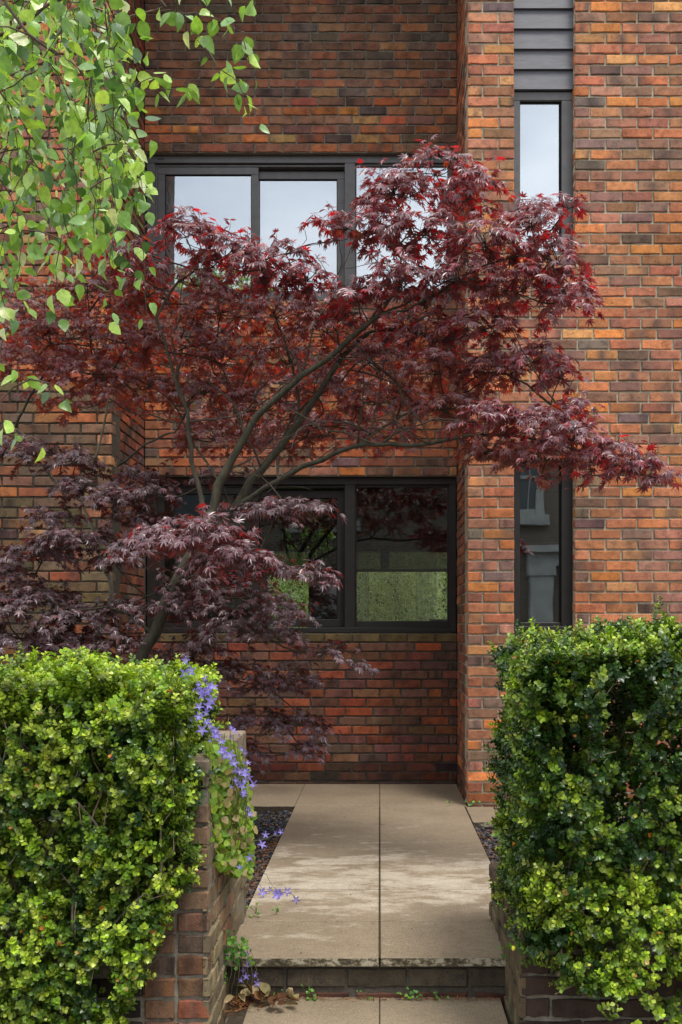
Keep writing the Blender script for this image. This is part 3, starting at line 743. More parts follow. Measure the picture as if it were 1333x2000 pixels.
# litter of orange-brown bits between gravel and paving
r_ = np.random.default_rng(21); n = 1500
tv = np.array([(-1, -.12, 0), (1, -.1, 0.05), (1, .12, 0), (-1, .1, .08)], float); tf = np.array([(0, 1, 2, 3)])
ps = []
for i in range(n):
    k = r_.random()
    if k < 0.42: ps.append((-0.612 - abs(r_.normal(0, 0.06)), r_.uniform(4.2, 6.6), 0.142))
    elif k < 0.66: ps.append((0.612 + abs(r_.normal(0, 0.06)), r_.uniform(4.4, 6.8), 0.142))
    elif k < 0.90:
        a = abs(r_.normal(0, 0.10)); ps.append((-0.565 + a, YS - 0.01 - abs(r_.normal(0, 0.08)) * (1 - min(a, .3) * 2), 0.006 + r_.random() * .012))
    else: ps.append((r_.uniform(-0.4, 0.47), YS - 0.006 - abs(r_.normal(0, 0.012)), 0.006))
ps = np.array(ps)
R = rotmats(rand_dirs(n, r_) * [1, 1, .15], np.array([0, 0, 1.0]) + rand_dirs(n, r_) * .5)
cc = np.array([0.30, 0.13, 0.05]) * r_.uniform(0.25, 1.3, (n, 1))
tag(scatter('leaf_litter', tv, tf, ps, R, r_.uniform(0.005, 0.016, n), cc, M['debris']), 'orange brown litter scattered along the path edges and step', 'litter', kind='stuff')

n = 900; yj = r_.uniform(YS, YI, n); ps = np.stack([r_.normal(0, .0035, n), yj, np.full(n, .1592) + r_.uniform(0, .002, n)], 1)
hj = np.array([YS + 0.5, YS + 1.07, YS + 1.64, YS + 2.2, YS + 2.78, YC, YC + .53])[r_.integers(0, 7, 700)]
ps = np.concatenate([ps, np.stack([r_.uniform(-.6, .6, 700), hj + r_.normal(0, .004, 700), np.full(700, .1600)], 1)]); n = len(ps)
cc = np.where(r_.random((n, 1)) < .3, np.array([[.10, .14, .04]]), np.array([[.09, .06, .035]])) * r_.uniform(.4, 1.3, (n, 1))
tag(scatter('joint_grit', tv, tf, ps, rotmats(rand_dirs(n, r_) * [1, 1, .1], np.array([0, 0, 1.0]) + rand_dirs(n, r_) * .3), r_.uniform(.0025, .007, n), cc, M['debris']), 'grit and moss crumbs lying along the joints of the path', 'grit', kind='stuff')
# a few stray leaf bits blown over the slabs
n = 70; ps = np.stack([r_.uniform(-.58, .58, n), YS + r_.random(n) ** 1.3 * 3.6, np.full(n, .1625)], 1)
tag(scatter('stray_leaf_bits', tv * [1, 3, 2], tf, ps, rotmats(rand_dirs(n, r_) * [1, 1, .1], np.array([0, 0, 1.0]) + rand_dirs(n, r_) * .3), r_.uniform(.002, .008, n), np.array([[.09, .04, .025]]) * r_.uniform(.4, 1.5, (n, 1)), M['debris']), 'tiny dark leaf bits strewn over the path slabs', 'leaf bits', kind='stuff')

# a heap of curled dry leaves in the corner of the step
def ovate(nL=6, wid=0.33, fold=0.12, curl=0.1, serr=0.0, obov=0.0):
    """leaf blade with a midrib fold: rows of left, mid, right"""
    V = []; t = np.linspace(0, 1, nL + 1)
    for i, s in enumerate(t):
        wv = wid * (math.sin(math.pi * min(1, s ** (0.72 - 0.0)) ) ** 0.9 if obov == 0 else math.sin(math.pi * s ** obov) ** 0.75)
        if serr and i % 2: wv *= (1 - serr)
        if i in (0, nL): wv = 0.0
        V += [(s, wv, fold * wv - curl * s * s), (s, 0, -curl * s * s), (s, -wv, fold * wv - curl * s * s)]
    F = []
    for i in range(nL):
        a = 3 * i; F += [(a + 1, a + 4, a + 3, a), (a + 2, a + 5, a + 4, a + 1)]
    return np.array(V), np.array(F)
tv, tf = ovate(6, 0.30, 0.8, -0.25)
n = 26; rr = np.random.default_rng(31)
ps = np.stack([rr.uniform(-0.55, -0.33, n), YS - rr.uniform(0.03, 0.15, n), rr.uniform(0.01, 0.06, n)], 1)
cc = np.array([lin((150, 138, 96)), lin((120, 84, 52)), lin((190, 170, 130)), lin((98, 66, 44))])[rr.integers(0, 4, n)] * rr.uniform(.6, 1, (n, 1))
o = scatter('dry_leaves', tv, tf, ps, rotmats(rand_dirs(n, rr) * [1, 1, .4], np.array([0, -.3, 1.0]) + rand_dirs(n, rr) * .5), rr.uniform(0.035, 0.075, n), cc, M['debris'], smooth=True)
tag(o, 'heap of curled dry leaves in the left corner of the step', 'dry leaves', kind='stuff')

# ================================================================== BOX HEDGES
def box_sprigs(rng):
    """a few sprig templates: a short shoot with opposite pairs of small rounded leaves"""
    lv, lf = ovate(3, 0.43, 0.35, 0.10, obov=1.25)
    out_ = []
    for s in range(5):
        Vs, Fs, Ks = [], [], []
        nl = 0
        for j in range(5):
            for sgn in (0, 1):
                th = j * 1.9 + sgn * math.pi + rng.normal(0, .3); L = (1.0 - 0.09 * j) * rng.uniform(.8, 1.1)
                up = 0.35 + 0.17 * j
                d = np.array([[math.cos(th), math.sin(th), up]]); nrm = np.array([[-math.cos(th) * up, -math.sin(th) * up, 1.0]]) + rng.normal(0, .25, (1, 3))
                R = rotmats(d, nrm)[0]
                V = (lv @ R.T) * L + np.array([0, 0, j * 0.42]) + np.array([math.cos(th), math.sin(th), 0]) * 0.06
                Vs.append(V); Fs.append(lf + nl); nl += len(V); Ks.append(np.full(len(V), j / 5.0))
        out_.append((np.concatenate(Vs), np.concatenate(Fs), np.concatenate(Ks)))
    return out_
SPR = box_sprigs(np.random.default_rng(4))

def hedge(label, x0, x1, y0, y1, zf, ztop, n, seed, bright, holes=(), sidef=None, base=None):
    rng = np.random.default_rng(seed)
    root = thing('box_hedge', base, label, 'hedge', None)
    pos, dirs = [], []
    A = {'front': (x1 - x0) * 1.25, 'top': (x1 - x0) * (y1 - y0) * 1.3, 'side': (y1 - y0) * 1.2 * .8, 'back': (x1 - x0) * 0.9}
    tot = sum(A.values()); 
    from mathutils import noise as mn
    while len(pos) < n:
        k = rng.random() * tot; dep = abs(rng.normal(0, 0.035)) if rng.random() < .62 else rng.uniform(0.05, 0.30)
        if k < A['front']:
            x = rng.uniform(x0, x1); z = rng.uniform(0.0, ztop(x, y0)); y = y0 + dep; nn = np.array([0, -1.0, 0.35])
        elif k < A['front'] + A['top']:
            x = rng.uniform(x0, x1); y = rng.uniform(y0, y1); z = ztop(x, y) - dep; nn = np.array([0, -0.25, 1.0])
        elif k < A['front'] + A['top'] + A['back']:
            x = rng.uniform(x0, x1); z = rng.uniform(0.1, ztop(x, y1)); y = y1 - dep; nn = np.array([0, 1.0, 0.35])
        else:
            y = rng.uniform(y0, y1); z = rng.uniform(0.1, ztop(x0, y)); x = (x1 - dep) if sidef == 'right' else (x0 + dep); nn = np.array([1.0 if sidef == 'right' else -1.0, -.2, 0.35])
        if z < zf(x): 
            if rng.random() > 0.04 or z < zf(x) - 0.08: continue
        # lumpy clipped surface
        nzv = mn.noise(Vector((x * 4.5, y * 4.5, z * 4.5))) * 0.070 + mn.noise(Vector((x * 13, y * 13, z * 13))) * 0.045
        # round the arrises
        ex = 0.17
        fx = max(0, (x - (x1 - ex)) / ex) if sidef == 'right' else max(0, ((x0 + ex) - x) / ex)
        fz = max(0, (z - (ztop(x, y) - ex)) / ex)
        p = np.array([x, y, z]) + nn / np.linalg.norm(nn) * nzv
        if k < A['front']: p[1] += 0.10 * (fx ** 2 + fz ** 2)
        if rng.random() < 0.03: p = p + nn / np.linalg.norm(nn) * rng.uniform(.015, .05) + np.array([0, 0, rng.uniform(0, .02)])
        gap = mn.noise(Vector((x * 7 + 9, y * 7, z * 7)))
        if gap < -0.26 and dep < 0.09: continue
        if any(((p[0] - h[0]) / h[2]) ** 2 + ((p[2] - h[1]) / h[3]) ** 2 < rng.uniform(.5, 1.2) and p[1] < y0 + h[4] for h in holes): continue
        pos.append(p); dirs.append(nn / np.linalg.norm(nn) + rng.normal(0, 0.42, 3) + np.array([0, 0, .25]))
    pos = np.array(pos); dirs = np.array(dirs)
    idx = rng.integers(0, len(SPR), n)
    Vs, Fs, Cs = [], [], []; off = 0
    ax = dirs / np.linalg.norm(dirs, axis=1, keepdims=True)
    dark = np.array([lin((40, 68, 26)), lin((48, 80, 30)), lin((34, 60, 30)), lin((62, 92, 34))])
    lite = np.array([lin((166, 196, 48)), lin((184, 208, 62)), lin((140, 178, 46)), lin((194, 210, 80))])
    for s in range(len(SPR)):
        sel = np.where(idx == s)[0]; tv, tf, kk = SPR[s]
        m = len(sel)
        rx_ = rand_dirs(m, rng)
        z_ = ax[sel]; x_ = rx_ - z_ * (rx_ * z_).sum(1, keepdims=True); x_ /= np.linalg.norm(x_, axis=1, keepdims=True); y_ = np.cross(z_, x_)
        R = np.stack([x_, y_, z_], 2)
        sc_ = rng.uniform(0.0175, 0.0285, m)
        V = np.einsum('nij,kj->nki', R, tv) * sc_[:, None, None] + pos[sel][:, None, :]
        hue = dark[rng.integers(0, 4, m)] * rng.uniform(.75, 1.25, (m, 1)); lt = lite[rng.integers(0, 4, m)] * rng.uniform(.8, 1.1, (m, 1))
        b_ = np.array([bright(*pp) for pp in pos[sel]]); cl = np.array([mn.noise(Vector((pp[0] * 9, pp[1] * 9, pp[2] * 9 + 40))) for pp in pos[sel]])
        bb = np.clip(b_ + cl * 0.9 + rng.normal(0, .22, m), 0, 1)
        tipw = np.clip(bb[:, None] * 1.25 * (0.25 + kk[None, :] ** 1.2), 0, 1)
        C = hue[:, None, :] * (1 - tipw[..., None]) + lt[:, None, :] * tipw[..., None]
        od = np.where(rng.random(m) < 0.05)[0]; lv_n = C.shape[1] // 10
        for q_ in od:
            w_ = rng.integers(0, 10) * lv_n; C[q_, w_:w_ + lv_n] = [lin((190, 112, 44)), lin((176, 140, 70)), lin((200, 196, 70))][rng.integers(0, 3)]
        Vs.append(V.reshape(-1, 3)); Cs.append(C.reshape(-1, 3)); k_ = len(tv)
        Fs.append((tf[None] + (np.arange(m) * k_)[:, None, None]).reshape(-1, 4) + off); off += m * k_
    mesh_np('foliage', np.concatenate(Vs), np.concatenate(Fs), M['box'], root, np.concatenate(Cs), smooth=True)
    # woody framework
    st = MB()
    nb = 26
    for i in range(nb):
        bx_ = x0 + (x1 - x0) * (i + .5) / nb + rng.normal(0, .02); by_ = rng.uniform(y0 + .12, y1 - .1); p = np.array([bx_, by_, 0.05]); d = np.array([rng.normal(0, .12), rng.normal(-.06, .12), 1.0])
        H = ztop(bx_, by_) - 0.08; pts = [p]
        while p[2] < H:
            d = d + rng.normal(0, .13, 3) * [1, 1, .2]; p = p + d / np.linalg.norm(d) * 0.07
            p[1] = np.clip(p[1], y0 + 0.05, y1); p[0] = np.clip(p[0], x0 + 0.08, x1 - 0.08); pts.append(p)
            if len(pts) % 3 == 0:
                e = p.copy(); dd = d + np.array([rng.normal(0, .7), -abs(rng.normal(.5, .5)), 0.2]); sp = [e]
                for q_ in range(5):
                    dd = dd + rng.normal(0, .25, 3); e = e + dd / np.linalg.norm(dd) * 0.035
                    e[1] = max(e[1], y0 + .01); e[0] = np.clip(e[0], x0 + 0.03, x1 - 0.03); e[2] = min(e[2], H); e = e.copy(); sp.append(e)
                st.tube(sp, np.linspace(.0026, .001, len(sp)), 4)
        pts = [q_ for q_ in pts if q_[2] > zf(q_[0]) - .02] or pts[-2:]
        if len(pts) > 1: st.tube(pts, np.linspace(.006, .0022, len(pts)), 5)
    st.build('stems', M['box_stem'], root, smooth=True)
    return root

HXL = -0.655
def zf_left(x):  # underside rises towards the path end
    return np.interp(x, [-1.6, -1.1, -0.86, -0.78, -0.71, -0.66, -0.6], [-0.02, 0.02, 0.12, 0.28, 0.50, 0.62, 0.80])
hedge('box hedge left of the path, sunlit yellow-green and clipped square', -1.62, -0.655, 3.56, 4.25, zf_left,
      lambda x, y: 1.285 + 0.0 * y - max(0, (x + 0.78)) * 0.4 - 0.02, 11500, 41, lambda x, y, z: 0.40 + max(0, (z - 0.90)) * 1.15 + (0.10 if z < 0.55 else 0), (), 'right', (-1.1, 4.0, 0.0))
def zf_right(x):
    return np.interp(x, [0.40, 0.50, 0.62, 0.85, 1.05, 1.6], [0.36, 0.34, 0.24, 0.19, 0.09, 0.05])
hedge('box hedge right of the path, dark glossy green with bare stems showing', 0.507, 1.60, 3.56, 4.42, zf_right,
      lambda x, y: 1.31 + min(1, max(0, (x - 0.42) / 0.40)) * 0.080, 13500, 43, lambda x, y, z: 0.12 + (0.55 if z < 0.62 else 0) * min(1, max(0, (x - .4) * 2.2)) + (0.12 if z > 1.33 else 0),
      ((0.80, 1.14, 0.055, 0.16, 0.22), (0.66, 1.00, 0.05, 0.08, .15), (0.84, 0.86, 0.07, 0.05, .15)), 'left', (1.0, 4.0, 0.0))

# ================================================================== TREES
def smooth_poly(pts, step=0.05, wob=0.0, rng=None):
    pts = np.asarray(pts, float); out_ = []
    n = len(pts)
    if n == 2: 
        L = np.linalg.norm(pts[1] - pts[0]); m = max(2, int(L / step)); t = np.linspace(0, 1, m + 1)[:, None]
        o = pts[0] * (1 - t) + pts[1] * t
    else:
        ext = np.concatenate([[2 * pts[0] - pts[1]], pts, [2 * pts[-1] - pts[-2]]]); o = []
        for i in range(n - 1):
            p0, p1, p2, p3 = ext[i:i + 4]; m = max(1, int(np.linalg.norm(p2 - p1) / step))
            for s in range(m):
                t = s / m
                o.append(0.5 * ((2 * p1) + (-p0 + p2) * t + (2 * p0 - 5 * p1 + 4 * p2 - p3) * t * t + (-p0 + 3 * p1 - 3 * p2 + p3) * t ** 3))
        o.append(pts[-1]); o = np.array(o)
    if wob and rng is not None:
        k = rng.normal(0, wob, o.shape); k[0] = 0; o = o + k
    return o

def maple_leaf_template():
    ang = [0, 38, 76, 120]; ln = [1.0, 0.92, 0.74, 0.42]
    tips = [(a, l) for a, l in zip(ang, ln)]
    ring = []
    # from base right side round to left
    seq = [(-120, .42), (-76, .74), (-38, .92), (0, 1.0), (38, .92), (76, .74), (120, .42)]
    for i, (a, l) in enumerate(seq):
        # a tip with two shoulders gives the slender lance lobes
        ar = math.radians(a); 
        def pt(r, da): return (r * math.cos(ar + da), r * math.sin(ar + da))
        ring.append(pt(l * 0.60, -0.19)); ring.append(pt(l, 0)); ring.append(pt(l * 0.60, 0.19))
        if i < 6:
            a2 = (a + seq[i + 1][0]) / 2; rr = 0.33; ring.append((rr * math.cos(math.radians(a2)), rr * math.sin(math.radians(a2))))
    V = [(0, 0, 0)] + [(x, y, -0.30 * (x * x + y * y) + 0.05 * abs(y)) for x, y in ring]
    V = np.array(V); n = len(ring)
    F = [(0, i + 1, (i + 1) % n + 1) for i in range(n) if i < n - 1] + [(0, n, 1)]
    return V, np.array(F)
MLV, MLF = maple_leaf_template()

class Tree:
    def __init__(s, name, loc, label, cat):
        s.root = thing(name, loc, label, cat); s.nodes = []; s.leafp = []; s.leafd = []; s.leafn = []; s.leafc = []; s.leafs = []
        s.tw = MB()
    def limb(s, pts, r0, r1, m, name='limb', n=8, wob=0.003, rng=RNG):
        o = smooth_poly(pts, 0.06, wob, rng); rad = np.linspace(r0, r1, len(o)) * (1.0 if s.root.name.startswith('birch') else 0.74) * (1 + rng.normal(0, .05, len(o)))
        b = MB(); b.tube(o, rad, n); ob = b.build(name, m, s.root, smooth=True); s.nodes += [tuple(p) for p in o]; return ob
    def nearest(s, p, below=True):
        A = np.array(s.nodes); d = np.linalg.norm(A - p, axis=1)
        if below: d = d + np.maximum(0, A[:, 2] - p[2]) * 1.5
        return A[np.argmin(d)]
    def pad(s, c, a, b, h, n_tw, rng, palette, lsize=0.050, droop=0.9, sag=1.0, spread=0.9):
        c = np.asarray(c, float)
        hub = c + np.array([0, 0, -0.25 * h]); st = s.nearest(hub)
        L = np.linalg.norm(hub - st)
        if L > 0.04:
            mid = (st + hub) / 2 + np.array([rng.normal(0, .05 * L), rng.normal(0, .05 * L), -0.10 * L])
            o = smooth_poly([st, mid, hub], 0.05, 0.004, rng); s.tw.tube(o, np.linspace(0.0045 + 0.003 * min(L, 1), .0028, len(o)), 5, False); s.nodes += [tuple(p) for p in o[1::2]]
        loc = [hub]
        # secondary arms inside the pad
        arms = []
        na = max(3, n_tw // 9)
        for i in range(na):
            th = rng.uniform(0, 2 * math.pi); r = rng.uniform(.35, .75)
            e = c + np.array([a * r * math.cos(th), b * r * math.sin(th), h * (0.35 - 0.9 * r * r) + rng.normal(0, .15) * h])
            o = smooth_poly([hub, (hub + e) / 2 + rng.normal(0, .02, 3), e], 0.04, 0.003, rng); s.tw.tube(o, np.linspace(.003, .0018, len(o)), 4, False); arms += list(o)
        arms = np.array(arms)
        for i in range(n_tw):
            th = rng.uniform(0, 2 * math.pi); r = math.sqrt(rng.random()) * rng.uniform(.9, 1.18)
            e = c + np.array([a * r * math.cos(th), b * r * math.sin(th), h * (0.55 - 1.05 * sag * r * r) + rng.normal(0, .36) * h])
            k = np.argmin(np.linalg.norm(arms - e, axis=1) + np.linalg.norm(arms - hub, axis=1) * .2); p0 = arms[k]
            o = smooth_poly([p0, (p0 + e) / 2 + np.array([0, 0, .012]) + rng.normal(0, .008, 3), e], 0.03, .002, rng)
            s.tw.tube(o, np.linspace(.0016, .0008, len(o)), 3, False)
            out_ = e - hub; out_[2] = 0; on = out_ / (np.linalg.norm(out_) + 1e-6)
            seg = o[max(0, len(o) // 3):]
            if len(seg) > 7: seg = seg[-7:]
            tdir = (o[-1] - o[-2]); tdir /= np.linalg.norm(tdir) + 1e-9
            for q in seg:
                for sg in (-1, 1):
                    if rng.random() < 0.22: continue
                    side = np.cross(tdir, [0, 0, 1.0]) * sg
                    d = on * 0.55 + side * 0.55 + tdir * .35 + np.array([0, 0, -rng.uniform(.15, droop)]) + rng.normal(0, .28, 3)
                    nn = np.array([0, 0, 1.0]) + on * 0.55 + rng.normal(0, .33, 3)
                    s.leafp.append(q + d / np.linalg.norm(d) * rng.uniform(.008, .025)); s.leafd.append(d); s.leafn.append(nn)
                    s.leafs.append(lsize * rng.uniform(.55, 1.2)); s.leafc.append(palette(rng))
    def finish(s, m_leaf, m_tw, name='crown', tv=None, tf=None, vary=None, smooth=False):
        s.tw.build('twigs', m_tw, s.root, smooth=True)
        n = len(s.leafp); print(s.root.name, 'leaves', n)
        return scatter(name, MLV if tv is None else tv, MLF if tf is None else tf, np.array(s.leafp), rotmats(np.array(s.leafd), np.array(s.leafn)), np.array(s.leafs), np.array(s.leafc), m_leaf, s.root, smooth, vary)

def pp(lst, Y):
    return [P(x, y, yy) for (x, y, yy) in lst] if len(lst[0]) == 3 else [P(x, y, Y) for x, y in lst]

def m_vary(rg_):
    def f(T):
        n = len(T); k = rg_.uniform(0.2, 1.8, (n, 1)); T = T.copy(); T[:, :, 2] *= k; T[:, :, 1] *= rg_.uniform(.75, 1.05, (n, 1)); return T
    return f

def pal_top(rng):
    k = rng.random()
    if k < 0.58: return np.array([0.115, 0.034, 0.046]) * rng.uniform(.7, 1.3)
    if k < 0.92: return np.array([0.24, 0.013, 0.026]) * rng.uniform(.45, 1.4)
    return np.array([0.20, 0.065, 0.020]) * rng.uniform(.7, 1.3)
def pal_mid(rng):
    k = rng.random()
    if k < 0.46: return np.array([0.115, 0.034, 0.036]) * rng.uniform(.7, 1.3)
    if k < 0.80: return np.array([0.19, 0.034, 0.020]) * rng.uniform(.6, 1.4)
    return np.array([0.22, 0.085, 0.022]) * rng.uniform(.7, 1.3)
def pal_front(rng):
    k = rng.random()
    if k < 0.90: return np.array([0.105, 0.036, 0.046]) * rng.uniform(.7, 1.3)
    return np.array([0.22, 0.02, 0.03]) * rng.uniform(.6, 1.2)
def pal_low(rng):  # shade over the low foliage is put into these darker leaf colours
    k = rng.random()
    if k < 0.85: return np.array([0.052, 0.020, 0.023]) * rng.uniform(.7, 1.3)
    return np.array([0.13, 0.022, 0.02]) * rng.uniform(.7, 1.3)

mr = np.random.default_rng(77)
mb_ = P(232, 1420, 6.0); mb_[2] = 0.12
mt = Tree('maple_tree', tuple(mb_), 'purple-leaved Japanese maple spreading across the recess and both windows', 'tree')
Bk = M['maple_bark']
mt.limb([mb_, P(238, 1400, 6.0), P(262, 1310, 5.98), P(300, 1240, 5.95), P(330, 1165, 5.92), P(368, 1095, 5.9), P(398, 1040, 5.9), P(413, 1000, 5.9)], 0.062, 0.040, Bk, 'trunk', 10)
mt.limb([P(413, 1005, 5.9), P(425, 950, 5.9), P(450, 905, 5.9), P(480, 850, 5.88), P(505, 810, 5.86), P(550, 770, 5.84), P(590, 735, 5.8), P(640, 700, 5.78), P(697, 650, 5.74), P(742, 615, 5.7)], 0.034, 0.017, Bk)
mt.limb([P(742, 615, 5.7), P(792, 605, 5.66), P(867, 565, 5.62), P(902, 540, 5.6), P(967, 510, 5.55), P(1050, 490, 5.5)], 0.014, 0.006, Bk)
mt.limb([P(742, 615, 5.7), P(775, 560, 5.8), P(792, 485, 5.85), P(832, 450, 5.9), P(857, 415, 5.9), P(892, 375, 5.9)], 0.010, 0.004, Bk)
mt.limb([P(400, 1035, 5.9), P(395, 975, 5.92), P(380, 925, 5.95), P(370, 850, 5.95), P(366, 800, 5.95), P(350, 765, 5.95), P(335, 715, 5.95), P(320, 660, 5.95), P(305, 620, 5.95), P(320, 590, 5.95), P(350, 550, 5.95), P(385, 525, 5.95), P(392, 480, 5.95)], 0.020, 0.006, Bk)
mt.limb([P(372, 1090, 5.95), P(420, 1040, 6.0), P(465, 985, 6.05), P(490, 940, 6.05), P(530, 895, 6.05), P(565, 850, 6.05), P(585, 820, 6.0), P(615, 780, 5.98), P(667, 700, 5.95), P(720, 650, 5.95), P(790, 640, 5.95), P(860, 600, 6.0)], 0.040, 0.008, Bk)
mt.limb([P(575, 835, 6.03), P(584, 780, 6.1), P(570, 710, 6.15), P(550, 650, 6.2), P(535, 615, 6.2), P(510, 570, 6.2), P(490, 520, 6.2)], 0.014, 0.005, Bk)
mt.limb([P(455, 1000, 6.0), P(500, 965, 5.95), P(540, 942, 5.9), P(590, 912, 5.85), P(630, 898, 5.8), P(667, 882, 5.75), P(697, 870, 5.7), P(742, 866, 5.65), P(817, 868, 5.6), P(867, 861, 5.55), P(917, 850, 5.5), P(1000, 850, 5.45), P(1090, 868, 5.4), P(1180, 895, 5.35)], 0.024, 0.006, Bk)
mt.limb([P(700, 869, 5.7), P(717, 858, 5.75), P(747, 835, 5.8), P(792, 810, 5.85), P(832, 802, 5.9), P(890, 798, 5.95)], 0.010, 0.004, Bk)
mt.limb([P(545, 940, 5.9), P(548, 870, 6.1), P(585, 800, 6.2), P(667, 745, 6.25), P(697, 710, 6.25), P(727, 692, 6.25), P(767, 682, 6.2), P(840, 685, 6.2), P(930, 690, 6.1)], 0.011, 0.004, Bk)
mt.limb([P(480, 850, 5.88), P(455, 790, 6.2), P(440, 730, 6.3), P(400, 690, 6.35), P(350, 650, 6.4)], 0.010, 0.004, Bk)
mt.limb([P(366, 800, 5.95), P(340, 845, 6.1), P(330, 845, 6.1), P(285, 870, 6.2), P(230, 910, 6.3)], 0.006, 0.010, Bk)
mt.limb([P(335, 1160, 5.9), P(300, 1100, 5.7), P(330, 1070, 5.5), P(370, 1040, 5.3)], 0.014, 0.005, Bk)
mt.limb([P(345, 1140, 5.9), P(420, 1110, 5.7), P(500, 1110, 5.5), P(580, 1120, 5.4)], 0.009, 0.004, Bk)
mt.limb([P(270, 1290, 6.0), P(350, 1300, 6.3), P(430, 1320, 6.5), P(530, 1350, 6.6), P(590, 1400, 6.6)], 0.010, 0.004, Bk)
mt.limb([P(300, 1240, 5.95), P(230, 1190, 6.0), P(150, 1190, 6.0), P(90, 1170, 6.0)], 0.012, 0.004, Bk)
mt.limb([P(430, 940, 5.9), P(380, 870, 6.2), P(330, 780, 6.4), P(250, 730, 6.4), P(180, 690, 6.3)], 0.010, 0.004, Bk)
